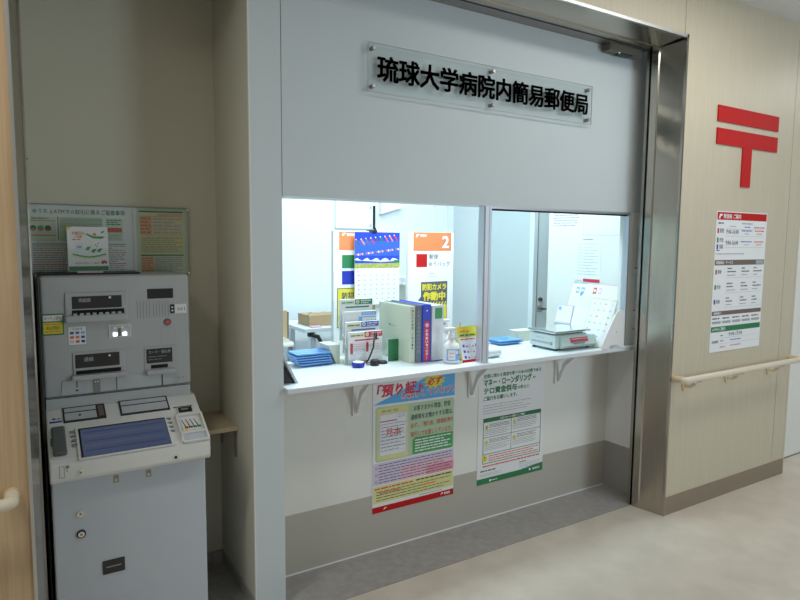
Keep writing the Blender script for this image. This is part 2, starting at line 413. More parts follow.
for z, cc, tx in ((1.340, 'red', '郵便'), (1.254, 'green', '貯金'), (1.170, 'navy', '保険')):
    i.rect(3.322, 3.336, z-.013, z+.013, cc); i.text(tx, 3.344, 3.380, z-.011, z+.012, 'ink')
    for x in (3.44, 3.585, 3.71):
        i.greek(x, x+.03+random.random()*.03, z+.012, z+.026, 1, 'ink', ragged=False); i.greek(x, x+.05+random.random()*.05, z-.006, z+.007, 1, 'ink', fill=.5); i.greek(x, x+.04+random.random()*.05, z-.026, z-.014, 1, 'ink_soft')
    i.rect(3.43, 3.81, z-.036, z-.0348, 'ink_soft')
i.rect(U0+.005, U1-.006, 1.092, 1.116, 'ink_brown'); i.text('保険窓口', 3.325, 3.40, 1.097, 1.111, 'white', off=.02)
for k in range(5): x = 3.318+k*.1; i.greek(x, x+.07, 1.066, 1.082, 1, 'ink'); i.rect(x, x+.085, 1.044, 1.058, 'ink_soft')
i.rect(U0+.005, U1-.006, .996, 1.027, 'green'); i.text('ATMのご案内', 3.322, 3.452, 1.002, 1.022, 'white', off=.02)
i.text('9:00-17:00', 3.49, 3.63, .966, .989, 'ink', off=.01); i.greek(3.41, 3.43, .966, .98, 1, 'ink')
i.greek(3.51, 3.62, .936, .948, 1, 'ink_blue'); i.text('取扱時間', 3.326, 3.388, .930, .948, 'ink'); i.greek(3.41, 3.44, .936, .948, 1, 'ink_blue')
i.greek(3.51, 3.62, .903, .916, 1, 'ink_red'); i.greek(3.41, 3.46, .900, .912, 1, 'ink_red')
for z in (.957, .924): i.rect(3.40, 3.80, z, z+.001, 'ink_soft')
i.build('notice_board', IB)

# ------------------------------------------------------------------ handrails
def rail(x0, x1, brs, label, left_end=True, right_end=True):
    r = thing('handrail', ((x0+x1)/2, YF, .74), label, 'handrail'); Y = YF-.075; Z = .772
    pts = []
    if left_end: pts += [(x0, YF, Z), (x0, Y+.018, Z), (x0+.006, Y+.006, Z), (x0+.02, Y, Z)]
    else: pts += [(x0, Y, Z)]
    if right_end: pts += [(x1-.02, Y, Z), (x1-.006, Y+.006, Z), (x1, Y+.018, Z), (x1, YF, Z)]
    else: pts += [(x1, Y, Z)]
    MB().tube(pts, .0175, 'rail', 18).build('rail', r)
    for xe, on in ((x0, left_end), (x1, right_end)):
        if on: MB().cyl((xe, YF, Z), (xe, YF-.012, Z), .021, 'rail_cap', 20).tube([(xe, YF-.012, Z), (xe, Y+.014, Z)], .0185, 'rail_cap' if xe > 0 else 'rail', 18).build('end_fitting', r)
    for x in brs:
        b = MB(); b.prism([(x-.013, .69), (x+.013, .69), (x+.024, .725), (x+.020, .745), (x-.020, .745), (x-.024, .725)], 0, .010, 'rail_cap', L=Matrix(((1, 0, 0, 0), (0, 0, -1, YF), (0, 1, 0, 0), (0, 0, 0, 1))))
        b.tube([(x, YF-.008, .725), (x, YF-.04, .722), (x, Y+.006, .738), (x, Y, .758)], [.013, .011, .010, .010], 'rail', 12).box(x-.03, x+.03, Y-.012, Y+.012, .750, .757, 'chrome', .002)
        b.build('bracket', r)
rail(2.985, 4.20, (3.09, 3.50, 3.95), 'cream handrail on brackets below the opening-hours notice on right timber wall')
rail(-1.6, -.05, (-.5, -1.2), 'cream handrail end on the timber wall left of the cash machine', left_end=False)

# ------------------------------------------------------------------ cash machine (ATM)
AT = thing('cash_machine', (.31, 2.5, 0), 'grey and ivory cash machine with blue touch screen in the alcove', 'cash machine')
YU = 2.50; YL = 2.30
b = MB()
b.box(.052, .562, YU, 2.765, .925, 1.3625, 'atm_grey', .010, 3)
b.prism([(YU, .925), (YU+.012, .925), (2.76, .925), (2.76, .86), (2.495, .86), (2.487, .885), (2.492, .905)], .056, .556, 'atm_grey', L=frame((0, 0, 0), (0, 1, 0), (0, 0, 1), (1, 0, 0)))
b.build('upper_cabinet', AT)
b = MB(); b.box(.056, .562, YL, 2.76, .02, .72, 'atm_body', .006); b.box(.066, .552, YL+.03, 2.75, 0, .022, 'black'); b.build('lower_cabinet', AT)
b = MB(); b.box(.040, .050, 2.40, 2.765, 0, 1.366, 'black', .003).box(.05, .40, 2.60, 2.765, 1.362, 1.368, 'black'); b.build('side_panel', AT, label='black side panel')
# sloping console
b = MB(frame((0, 0, 0), (0, 1, 0), (0, 0, 1), (1, 0, 0)))
b.prism([(2.70, .70), (2.70, .884), (2.48, .885), (2.262, .771), (2.25, .758), (2.25, .705), (2.258, .692), (2.30, .690)], .052, .570, 'atm_ivory', bev=.004)
b.build('console', AT)
sl = Vector((0, .23, .12)).normalized(); nn = Vector((0, -.12, .23)).normalized()
CF = frame((0, 2.48, .885), (1, 0, 0), sl, nn)     # (X, up the slope, outwards), the back edge is 0
def cq(): return MB(CF)
q = cq(); q.box(.136, .446, -.262, -.106, -.002, .0045, 'atm_ivory', .003); q.build('screen_bezel', AT)
q = cq(); q.box(.146, .434, -.257, -.117, .0035, .0055, 'black').box(.152, .432, -.257, -.124, .005, .0062, 'screen')
for k in range(5): q.rect(.16, .42, -.145-.022*k, -.138-.022*k, 'screen_line' if k % 2 else 'screen_dark', .0068, .006)
q.build('touch_screen', AT, label='lit blue touch screen')
# bill and coin shutters
q = cq(); q.box(.105, .242, -.074, .004, -.001, .0035, 'atm_dark', .001).box(.110, .212, -.066, -.002, .003, .0042, 'atm_recess'); q.rect(.110, .236, -.028, -.024, 'atm_dark', .0050, .004); q.disc(.158, -.045, .004, 'atm_dark', .0055); q.rect(.218, .236, -.062, -.006, 'ink_brown', .0050, .003)
q.build('banknote_slot', AT)
q = cq(); q.box(.290, .463, -.074, .006, -.001, .0035, 'atm_dark', .001).box(.296, .457, -.066, -.0, .003, .0042, 'atm_recess'); q.rect(.296, .457, -.027, -.023, 'atm_dark', .0050, .004)
q.build('coin_slot', AT)
q = cq(); q.box(.064, .106, -.232, -.098, -.001, .016, 'handset', .007, 3); q.box(.060, .066, -.18, -.15, 0, .010, 'handset', .002); q.build('handset', AT, label='dark grey handset in a cradle')
for x0 in (.120, .438):
    for k in range(4):
        q = cq(); q.box(x0+k*.001, x0+.016+k*.001, -.130-k*.022, -.121-k*.022, .0, .006, 'atm_btn', .0015); q.build('side_key', AT)
q = cq(); q.rect(.062, .100, -.066, -.058, 'logo_blue', .001); q.disc(.076, -.046, .006, 'logo_blue', .001, rb=.004); q.rect(.086, .096, -.049, -.045, 'ink', .001); q.build('mark_sticker', AT)
q = cq(); q.rect(.475, .545, -.068, -.065, 'atm_dark', .002).box(.484, .544, -.112, -.072, -.001, .006, 'atm_ivory', .003).box(.489, .539, -.106, -.078, .005, .010, 'black', .003).box(.498, .524, -.096, -.088, .010, .0115, 'atm_btn'); q.build('card_reader', AT)
# raised change trays at the right
q = cq()
for a in ((.470, .479, -.262, -.116), (.560, .569, -.258, -.116), (.470, .569, -.125, -.116), (.470, .569, -.222, -.212)): q.box(*a, -.002, .013, 'atm_ivory', .003)
q.box(.470, .569, -.262, -.254, -.002, .009, 'atm_ivory', .003); q.box(.476, .564, -.258, -.214, -.003, .003, 'atm_body')
q.build('change_tray', AT)
q = cq(); q.rect(.486, .554, -.202, -.138, 'atm_ivory', .003)
for k, cc in enumerate(('red', 'ink', 'green', 'green')):
    x = .494+k*.015; q.quad([(x-.006, -.142), (x-.003, -.142), (x+.006, -.182), (x+.002, -.182)], 'ink', .0036)
    q.rect(x, x+.013, -.190, -.181, cc, .0040)
q.rect(.492, .503, -.200, -.192, 'yellow', .0042)
q.build('instruction_sticker', AT)
for x, z, nm in ((.141, .722, 'console_lock'), (.446, .718, 'sensor_hole')):
    q = MB(); q.cyl((x, 2.2505, z), (x, 2.246, z), .0085 if x < .3 else .005, 'kraft' if x < .3 else 'black', 16)
    if x < .3: q.cyl((x, 2.246, z), (x, 2.244, z), .0035, 'steel_dark', 10)
    q.build(nm, AT)
q = MB(front(2.2495)); q.border(.079, .094, .712, .752, .0012, 'atm_btn'); q.rect(.098, .108, .742, .752, 'atm_btn'); q.rect(.10, .104, .732, .738, 'atm_btn'); q.build('slot_sticker', AT)
for x in (.245, .352):
    q = MB(front(YL)); q.rect(x, x+.017, .646, .672, 'steel_dark', .002); q.rect(x+.004, x+.012, .650, .660, 'green_pale', .003); q.build('latch', AT)
q = MB(); q.cyl((.138, YL, .559), (.138, YL-.006, .559), .010, 'chrome').cyl((.138, YL-.006, .559), (.138, YL-.009, .559), .004, 'steel_dark'); q.build('keyhole', AT)
q = MB(); q.cyl((.138, YL, .487), (.138, YL-.005, .487), .0145, 'black').cyl((.138, YL-.005, .487), (.138, YL-.008, .487), .010, 'chrome').cyl((.138, YL-.008, .487), (.138, YL-.010, .487), .004, 'steel_dark'); q.build('keyhole', AT)
q = MB(front(YL)); q.box(.200, .272, .320, .370, 0, .004, 'atm_dark', .0015); q.rect(.212, .26, .344, .347, 'ink_soft', .0045); q.build('vent_plate', AT)
# upper face: slots, labels, speaker
UF = front(YU)
q = MB(UF); q.box(.128, .336, 1.200, 1.304, -.002, .006, 'atm_grey', .004).box(.126, .334, 1.196, 1.222, 0, .026, 'atm_grey', .006)
q.box(.151, .316, 1.245, 1.290, .005, .0075, 'atm_dark', .001).box(.150, .324, 1.222, 1.2405, .005, .0066, 'slot'); q.text('明細票', .173, .212, 1.268, 1.283, 'ink_soft', .008, .02); q.disc(.276, 1.283, .0045, 'white', .008)
for k in range(8): q.box(.154+k*.021, .166+k*.021, 1.221, 1.229, .004, .016, 'atm_recess')
q.build('receipt_slot', AT)
q = MB(UF); q.box(.146, .320, .984, 1.084, -.002, .005, 'atm_grey', .003).box(.140, .324, .984, 1.003, 0, .028, 'atm_grey', .005)
q.box(.154, .302, 1.027, 1.077, .004, .0068, 'atm_dark', .001).box(.155, .306, 1.004, 1.018, .004, .0066, 'slot'); q.text('通帳', .182, .214, 1.050, 1.066, 'ink_soft', .0075, .02); q.disc(.268, 1.066, .004, 'white', .0075)
q.build('passbook_slot', AT)
q = MB(UF); q.box(.390, .504, .976, 1.084, -.002, .004, 'atm_grey', .002).box(.394, .502, .976, .996, 0, .020, 'atm_grey', .005)
q.box(.397, .492, 1.021, 1.077, .003, .0062, 'atm_dark', .001).box(.412, .474, 1.000, 1.014, .003, .006, 'slot'); q.text('カード・振込券', .405, .486, 1.058, 1.071, 'ink_soft', .0068, .02); q.greek(.402, .47, 1.03, 1.052, 2, 'ink_soft', .0066, fill=.15)
q.build('card_slot', AT)
q = MB(UF); q.box(.407, .502, 1.271, 1.309, -.002, .002, 'black', .003); q.build('display', AT)
q = MB(UF)
for (a0, a1, b0, b1, nx, ny) in ((.370, .414, 1.201, 1.261, 5, 9), (.428, .482, 1.204, 1.258, 6, 8)):
    for ix in range(nx):
        for iy in range(ny):
            x = a0+(a1-a0)*ix/(nx-1); z = b0+(b1-b0)*iy/(ny-1); q.rect(x-.0013, x+.0013, z-.0016, z+.0016, 'atm_dark', .0006)
q.build('speaker_grille', AT)
q = MB(UF); q.box(.489, .505, 1.211, 1.246, 0, .003, 'black', .001); q.rect(.494, .500, 1.232, 1.238, 'white', .0036); q.rect(.494, .500, 1.219, 1.225, 'white', .0036); q.build('indicator', AT)
q = MB(UF); q.rect(.507, .551, 1.210, 1.246, 'paper', .0006); q.text('001', .515, .544, 1.220, 1.234, 'ink', .0010); q.build('number_sticker', AT)
q = MB(); q.cyl((.478, YU, 1.178), (.478, YU-.004, 1.178), .0135, 'ink_brown').cyl((.478, YU-.004, 1.178), (.478, YU-.006, 1.178), .008, 'ink_red'); q.build('call_button', AT)
for a in ((.450, .504, 1.10, 1.160), (.277, .333, 1.296, 1.323)): q = MB(UF); q.border(*a, .001, 'ink_soft', .0006); q.build('cover_plate', AT)
q = MB(UF); q.box(.267, .348, 1.130, 1.181, -.002, .003, 'chrome', .002).box(.273, .342, 1.136, 1.175, .002, .0036, 'atm_recess')
q.box(.283, .297, 1.136, 1.150, .003, .0075, 'led', .002); q.box(.316, .330, 1.136, 1.150, .003, .0075, 'led', .002)
q.box(.300, .310, 1.136, 1.165, .003, .005, 'ink_brown'); q.disc(.290, 1.166, .005, 'white', .005); q.disc(.316, 1.168, .005, 'white', .005); q.build('camera_window', AT, label='small bright viewing window with white lamps')
q = MB(UF); q.rect(.055, .123, 1.154, 1.231, 'green', .0006); q.rect(.059, .119, 1.204, 1.226, 'paper', .001); q.rect(.059, .119, 1.159, 1.200, 'yellow', .001); q.text('ゆうちょ銀行', .064, .114, 1.209, 1.221, 'ink', .0014); q.text('振込手数料', .068, .110, 1.174, 1.187, 'ink', .0014); q.greek(.064, .114, 1.162, 1.171, 1, 'orange', .0014); q.greek(.064, .114, 1.190, 1.197, 1, 'orange', .0014); q.build('fee_sticker', AT, label='green sticker with white and yellow panels')
q = MB(UF); q.rect(.134, .195, 1.112, 1.182, 'green_mid', .0006); q.rect(.1355, .1935, 1.1135, 1.1805, 'paper', .001)
q.text('Card', .15, .18, 1.168, 1.177, 'green', .0014)
for k, cc in enumerate(('logo_blue', 'ink_blue', 'label_blue', 'ink_red', 'orange', 'ink', 'pink', 'ink_red', 'navy')): q.rect(.141+(k % 3)*.018, .153+(k % 3)*.018, 1.153-(k//3)*.016, 1.162-(k//3)*.016, cc, .0014)
q.build('card_mark_sticker', AT)
# guide plates between the upper face and the console
q = MB(frame((0, YU-.001, 0), (1, 0, 0), (0, 0, 1), (0, -1, 0)))
q.prism([(.110, .984), (.498, .984), (.490, .932), (.106, .932)], 0, .0022, 'atm_recess'); q.rect(.155, .158, .958, .983, 'atm_dark', .003); q.quad([(.150, .943), (.162, .943), (.156, .951)], 'atm_dark', .003)
q.rect(.210, .233, .930, .984, 'atm_btn', .005); q.rect(.288, .2905, .930, .984, 'atm_dark', .003); q.rect(.450, .454, .930, .984, 'atm_dark', .004); q.disc(.217, .972, .003, 'white', .006); q.disc(.226, .972, .003, 'white', .006)
q.text('マーク', .508, .535, .950, .957, 'ink', .001)
q.build('guide_plate', AT)
q = MB(UF); q.rect(.119, .504, 1.0875, 1.0885, 'ink_soft', .0006); q.rect(.503, .504, .98, 1.0875, 'ink_soft', .0006); q.rect(.056, .552, .922, .9245, 'atm_dark', .002); q.build('panel_seam', AT)

# small shelf on the alcove wall right of the machine
sh = thing('wall_shelf', (.66, 2.65, .69), 'small beige shelf fixed to the alcove wall right of the cash machine', 'shelf')
MB().box(.572, .7495, 2.50, 2.779, .70, .718, 'shelf_wood', .002).build('shelf_board', sh)
for y in (2.53, 2.74): MB().box(.743, .7495, y-.008, y+.008, .58, .70, 'steel_dark').box(.62, .7495, y-.004, y+.004, .694, .70, 'steel_dark').build('bracket', sh)

# notices above the machine, in a clear holder
nb = thing('notice_holder', (.325, 2.78, 1.35), 'clear wide holder plate on the wall above the cash machine', 'notice holder')
q = MB(front(2.774)); q.box(.027, .628, 1.346, 1.632, .004, .007, 'acrylic'); q.build('acrylic_plate', nb)
q = MB(front(2.779)); q.border(.027, .628, 1.346, 1.632, .0016, 'acryl_edge', .012); q.rect(.405, .418, 1.352, 1.628, 'paper', .003); q.build('plate_edge', nb)
for x in (.032, .623):
    for z in (1.353, 1.625): MB().cyl((x, 2.78, z), (x, 2.765, z), .004, 'chrome', 12).build('pin', nb)
q = MB(front(2.779)); q.rect(.029, .404, 1.352, 1.628, 'paper'); q.F = front(2.7785)
q.text('ゆうちょATMでの取引に係るご留意事項', .048, .375, 1.594, 1.614, 'ink_green', .0008, .01)
q.rect(.036, .125, 1.487, 1.582, 'green_soft'); q.rect(.136, .290, 1.487, 1.582, 'green_pale'); q.rect(.302, .366, 1.487, 1.582, 'green_soft'); q.rect(.130, .1335, 1.492, 1.584, 'green', .0008)
q.greek(.042, .10, 1.572, 1.580, 1, 'ink_green', .001); q.rect(.040, .122, 1.566, 1.5685, 'ink_red', .001); q.rect(.040, .122, 1.5085, 1.512, 'ink_red', .001)
for k, x in enumerate((.047, .072, .097)): q.disc(x, 1.538, .011, ('green', 'green_mid', 'ink')[k], .001); q.rect(x-.006, x+.008, 1.528, 1.537, 'ink_red' if k < 2 else 'ink_brown', .0013)
q.greek(.140, .285, 1.545, 1.576, 4, 'ink_soft', .001); q.rect(.14, .285, 1.543, 1.5445, 'ink_red', .001); q.greek(.306, .36, 1.553, 1.578, 3, 'ink_green', .001); q.rect(.308, .362, 1.525, 1.543, 'ink_red', .001); q.greek(.312, .358, 1.494, 1.518, 3, 'ink_soft', .001)
for y0, cc in ((1.478, 'green'), (1.443, 'ink_red'), (1.398, 'ink_red')): q.rect(.040, .375, y0-.003, y0, cc, .001)
q.greek(.042, .37, 1.447, 1.473, 3, 'ink_soft', .001); q.greek(.042, .37, 1.402, 1.437, 4, 'ink_soft', .001); q.greek(.042, .37, 1.360, 1.393, 4, 'ink_soft', .001)
q.build('notice_sheet', label='white landscape ATM notice with green headline above the cash machine', cat='notice')
q = MB(front(2.779)); q.rect(.419, .615, 1.352, 1.628, 'green_soft'); q.F = front(2.7785)
q.rect(.428, .606, 1.611, 1.617, 'green', .001); q.rect(.432, .50, 1.596, 1.608, 'cream', .001)
q.rect(.432, .606, 1.516, 1.606, 'orange_pale', .0008); q.rect(.478, .606, 1.518, 1.592, 'cream', .001)
for k in range(6): q.rect(.480, .606, 1.520+k*.0135, 1.5212+k*.0135, 'ink_soft', .0014)
q.greek(.484, .60, 1.520, 1.590, 5, 'ink_soft', .0014, fill=.3); q.greek(.434, .474, 1.52, 1.592, 5, 'ink_red', .0014, fill=.3)
q.rect(.432, .606, 1.438, 1.512, 'yellow_pale', .0008); q.greek(.436, .60, 1.442, 1.508, 7, 'ink_soft', .0012)
q.rect(.432, .606, 1.428, 1.433, 'green', .001); q.rect(.434, .484, 1.360, 1.424, 'orange_pale', .001); q.greek(.488, .60, 1.362, 1.424, 7, 'ink_soft', .001); q.greek(.436, .48, 1.362, 1.424, 6, 'ink_red', .0012, fill=.3)
q.build('notice_sheet', label='yellowish fee-table notice, right-hand one above the cash machine', cat='notice')
q = MB(); q.box(.030, .046, 2.777, 2.7798, 1.735, 1.81, 'alcove').cyl((.037, 2.778, 1.80), (.037, 2.774, 1.80), .004, 'black', 12).build('wall_stud', label='small dark stud on a plate high at the left edge of the alcove', cat='stud')
# leaflets standing on the machine
lh = thing('leaflet_holder', (.235, 2.66, 1.3625), 'clear leaflet holder standing on top of the cash machine', 'leaflet holder')
LM = frame((0, 2.655, 1.3685), (1, 0, 0), (0, .088, .88), (0, -.995, .10))
q = MB(LM); q.box(.148, .305, -.002, .004, -.004, .024, 'acrylic').box(.148, .305, .004, .10, .022, .024, 'acrylic').box(.148, .305, .004, .19, -.006, -.004, 'acrylic'); q.build('acrylic_pocket', lh)
q = MB(LM); q.box(.182, .272, -.004, .004, .0245, .026, 'pink'); q.build('pink_label', lh, label='pink strip along the front')
q = MB(LM); q.box(.154, .294, .004, .196, .004, .018, 'paper'); q.build('leaflet_stack', None, at=(.224, 2.65, 1.3735), label='thick stack of white leaflets in the clear holder on the cash machine', cat='leaflets')
q = MB(LM); q.box(.154, .294, .005, .197, .0182, .0190, 'paper'); q.F = LM @ Matrix.Translation((0, 0, .019))
q.quad([(.154, .197), (.154, .182), (.172, .197)], 'yellow'); q.text('お取引は', .170, .212, .162, .176, 'orange', .0008, .02); q.text('ご注意', .178, .204, .148, .159, 'orange', .0008, .02); q.greek(.17, .20, .138, .146, 1, 'ink_red')
q.quad([(.214, .166), (.226, .158), (.242, .147), (.270, .145), (.285, .153), (.276, .156), (.244, .156), (.222, .168)], 'green_mid'); q.quad([(.268, .172), (.276, .170), (.284, .178), (.276, .180)], 'green_mid'); q.disc(.248, .164, .006, 'orange', .0008)
q.disc(.253, .122, .013, 'white', .0006, rb=.017); q.disc(.249, .118, .002, 'ink', .001, rb=.003); q.disc(.258, .125, .002, 'ink', .001, rb=.003); q.disc(.254, .112, .002, 'ink', .001, rb=.003)
for a, b2 in ((.222, .104), (.242, .094), (.262, .096)): q.quad([(a-.010, b2-.006), (a+.002, b2-.010), (a+.012, b2+.008), (a-.002, b2+.006)], 'green_mid')
q.border(.182, .204, .100, .122, .001, 'ink_soft'); q.rect(.186, .20, .105, .114, 'label_blue', .0008)
pts = [(.170+.115*k/14, .082-.014*math.sin(math.pi*k/14)*(1 if k % 2 else .8)) for k in range(15)]
q.quad(pts+[(p[0], p[1]-.006) for p in reversed(pts)], 'green_mid', .0006); pts2 = [(.166+.12*k/14, .074-.012*math.sin(math.pi*k/14)) for k in range(15)]; q.quad(pts2+[(p[0], p[1]-.004) for p in reversed(pts2)], 'yellow_pale', .0007)
q.text('投資信託のご案内', .178, .262, .034, .044, 'ink_red', .0008); q.quad([(.266, .038), (.272, .034), (.280, .040), (.286, .034), (.288, .046), (.278, .052), (.268, .048)], 'label_red'); q.rect(.156, .292, .006, .026, 'green', .0006)
q.build('leaflet', label='front leaflet with orange text and green leaves above the cash machine', cat='leaflet')

# ------------------------------------------------------------------ posters on the counter wall
PF = front(2.4885)
q = MB(PF); q.rect(1.389, 1.872, .188, .858, 'paper', .0010); q.F = front(2.4875)
q.quad([(1.392, .722), (1.870, .714), (1.870, .856), (1.775, .856)], 'sky_blue')
q.text('「預り証」', 1.408, 1.655, .756, .818, 'label_red', .0010, .04, shear=.15); q.text('を', 1.658, 1.682, .770, .794, 'label_red', .0010, .02)
cx, cy = 1.742, .803
q.quad([(cx+(.068 if k % 2 else .046)*math.cos(math.pi*k/11)*1.05, cy+(.040 if k % 2 else .027)*math.sin(math.pi*k/11)) for k in range(22)], 'yellow', .0010)
q.text('必ず', 1.698, 1.785, .784, .823, 'label_red', .0016, .03, shear=.15)
q.text('お渡ししています！', 1.545, 1.862, .732, .772, 'white', .0010, .06, shear=.1); q.text('お渡ししています！', 1.547, 1.860, .734, .770, 'label_red', .0014, .015, shear=.1)
q.prism([(1.404, .70), (1.412, .710), (1.862, .704), (1.868, .696), (1.868, .404+.03), (1.862, .440), (1.412, .440), (1.404, .448)], 0, .0004, 'green_pale')
q.rect(1.414, 1.590, .447, .702, 'yellow_pale', .0008); q.rect(1.424, 1.582, .467, .672, 'lilac', .0011); q.rect(1.43, 1.576, .47, .668, 'paper', .0013)
q.text('預り証（控）', 1.44, 1.53, .680, .692, 'ink', .0012); q.rect(1.43, 1.52, .634, .639, 'label_red', .0016); q.rect(1.43, 1.576, .621, .623, 'ink_blue', .0016)
for k in range(6): q.rect(1.43, 1.576, .485+k*.02, .486+k*.02, 'ink_soft', .0016)
q.greek(1.434, 1.57, .485, .615, 8, 'ink_blue', .0016, fill=.18); q.greek(1.53, 1.57, .645, .665, 2, 'ink_blue', .0016, fill=.2); q.rect(1.52, 1.5212, .62, .668, 'ink_soft', .0016)
q.text('見本', 1.462, 1.548, .560, .600, 'ink_red', .0020, .015)
for k, (tx, cc, u1) in enumerate((('お客さまから現金、貯金', 'ink', 1.845), ('通帳等をお預かりする際は、', 'ink', 1.862), ('必ず、「預り証」(受領証)等を', 'ink_red', 1.862), ('発行してお渡ししています。', 'ink_red', 1.858))):
    q.text(tx, 1.604 if k else 1.62, u1, .664-k*.044, .692-k*.044, cc, .0010, .02)
q.prism([(1.616, .520), (1.630, .530), (1.862, .526), (1.862, .450), (1.852, .442), (1.616, .446)], 0, .0010, 'green_mid')
q.greek(1.63, 1.85, .452, .522, 5, 'white', .0014, fill=.42)
q.rect(1.392, 1.870, .325, .435, 'lilac'); q.rect(1.55, 1.870, .325, .40, 'pink', .0006); q.rect(1.70, 1.870, .325, .372, 'pink_deep', .0008)
for k in range(3): q.border(1.404, 1.416, .405-k*.034, .417-k*.034, .0015, 'ink', .0008)
q.greek(1.424, 1.858, .330, .430, 7, 'ink', .0012, fill=.26)
q.rect(1.394, 1.868, .236, .320, 'yellow_pale'); q.greek(1.40, 1.62, .300, .314, 1, 'ink_red', .0010, fill=.5); q.greek(1.64, 1.86, .302, .316, 1, 'ink', .0010, fill=.5)
q.greek(1.41, 1.85, .242, .298, 4, 'ink', .0010, fill=.25); q.greek(1.43, 1.55, .278, .29, 1, 'orange', .0013, fill=.6); q.greek(1.66, 1.76, .272, .284, 1, 'orange', .0013, fill=.6)
q.greek(1.66, 1.80, .224, .232, 1, 'ink_soft', .0010); q.rect(1.389, 1.872, .188, .218, 'red'); q.text('郵便局', 1.812, 1.85, .197, .210, 'white', .0008, .03); q.quad([(1.79, .197), (1.796, .210), (1.808, .210), (1.803, .204), (1.797, .202)], 'white', .0008); q.quad([(1.45, .197), (1.456, .208), (1.472, .208), (1.462, .203)], 'white', .0008)
q.build('poster', label='colourful poster with big red and blue headline and red foot below the counter', cat='poster')
q = MB(PF); q.rect(2.028, 2.508, .196, .858, 'paper', .0010); q.F = front(2.4875)
q.text('犯罪に関わる資金を断つための対策である', 2.062, 2.475, .777, .799, 'ink_green', .0008, .02)
q.text('マネー・ローンダリング', 2.062, 2.405, .732, .773, 'green', .0010, .04); q.text('や', 2.412, 2.435, .738, .755, 'ink_green', .0008, .02)
q.text('テロ資金供与', 2.062, 2.295, .690, .727, 'green', .0010, .04); q.text('の防止に', 2.302, 2.39, .693, .714, 'ink_green', .0008, .02)
q.text('ご協力をお願いします。', 2.062, 2.30, .655, .679, 'ink_green', .0008, .03)
q.greek(2.062, 2.40, .578, .636, 4, 'ink_soft', .0008, fill=.2)
q.border(2.064, 2.484, .308, .558, .0035, 'green', .0008); q.rect(2.064, 2.484, .536, .558, 'green', .0008); q.text('お客さまへのお願いとご確認', 2.18, 2.36, .541, .554, 'white', .0012, .02)
q.rect(2.262, 2.2645, .36, .538, 'green', .0008); q.rect(2.064, 2.484, .452, .4545, 'green', .0008); q.rect(2.064, 2.484, .359, .362, 'green', .0008)
for k, (a, b2, tx) in enumerate(((2.088, .508, '1'), (2.286, .514, '2'), (2.088, .425, '3'), (2.286, .425, '4'))):
    q.disc(a, b2, .014, 'yellow_pale', .0008); q.text(tx, a-.004, a+.004, b2-.007, b2+.007, 'ink_green', .0012); q.greek(a+.02, a+.165, b2-.006, b2+.018, 3, 'ink', .0008, fill=.3); q.greek(a-.012, a+.165, b2-.046, b2-.010, 4, 'ink_soft', .0008, fill=.3)
q.disc(2.078, .338, .018, 'yellow', .0010); q.text('!', 2.075, 2.081, .328, .349, 'ink', .0014, .02); q.greek(2.106, 2.47, .316, .354, 3, 'ink_red', .0008, fill=.35)
q.greek(2.066, 2.48, .288, .300, 1, 'ink_red', .0008, fill=.6); q.greek(2.05, 2.16, .262, .276, 1, 'ink', .0008); q.greek(2.05, 2.20, .238, .256, 2, 'ink_soft', .0008, fill=.2); q.greek(2.33, 2.38, .268, .278, 1, 'ink', .0008); q.greek(2.33, 2.49, .236, .266, 3, 'ink_soft', .0008, fill=.2)
q.rect(2.028, 2.508, .196, .228, 'green'); q.quad([(2.028, .226), (2.508, .226), (2.508, .244), (2.33, .228)], 'green', .0003); q.text('郵便局', 2.43, 2.485, .210, .224, 'white', .0008, .02); q.disc(2.41, .217, .007, 'white', .0008); q.disc(2.12, .210, .007, 'white', .0008); q.greek(2.13, 2.17, .205, .215, 1, 'white', .0008); q.quad([(2.375, .226), (2.41, .232), (2.40, .238), (2.38, .234)], 'sky_blue', .0008)
q.build('poster', label='white poster with green headline, green table and green foot below the counter', cat='poster')

# ------------------------------------------------------------------ things on the counter
CZ = .8905
ITEM[:] = [.9656, .0516]
def tray_mesh(z, m=None):
    m = m or MB(); w, d, h, t = .084, .060, .0165, .0012
    o = [(-w, -d), (w, -d), (w, d), (-w, d)]; i2 = [(-w+.016, -d+.016), (w-.016, -d+.016), (w-.016, d-.016), (-w+.016, d-.016)]
    vs = [(x, y, z+h) for x, y in o]+[(x, y, z+.0) for x, y in i2]+[(x*.97, y*.96, z+h) for x, y in o]+[(x*.97, y*.96, z+t) for x, y in i2]
    fs = [(0, 1, 5, 4), (1, 2, 6, 5), (2, 3, 7, 6), (3, 0, 4, 7), (4, 5, 6, 7), (0, 8, 9, 1), (1, 9, 10, 2), (2, 10, 11, 3), (3, 11, 8, 0), (8, 12, 13, 9), (9, 13, 14, 10), (10, 14, 15, 11), (11, 15, 12, 8), (12, 15, 14, 13)]
    m.add(vs, fs, 'tray')
    m.box(-w-.004, w+.004, -d-.004, -d+.001, z+h-.006, z+h, 'tray').box(-w-.004, w+.004, d-.001, d+.004, z+h-.006, z+h, 'tray').box(-w-.004, -w+.001, -d, d, z+h-.006, z+h, 'tray').box(w-.001, w+.004, -d, d, z+h-.006, z+h, 'tray')
    return m
first = None
names = ['bottom', 'second from the bottom', 'middle', 'second from the top', 'top']
for k in range(5):
    if first is None: o = tray_mesh(0).build('money_tray', at=(0, 0, 0), group='blue trays stacked on the left of the counter'); first = o
    else: o = first.copy(); COL.objects.link(o)
    o.location = fit((1.196+.006*(k % 2)*(1 if k < 3 else -1)+(.006 if k == 0 else -.004), 2.775, CZ+k*.0120)); o.rotation_euler = (0, 0, R((2, -3, -1, 1, -1)[k]))
    o['label'] = 'blue plastic money tray, %s of the stack of five on the left' % names[k]; o['category'] = 'tray'
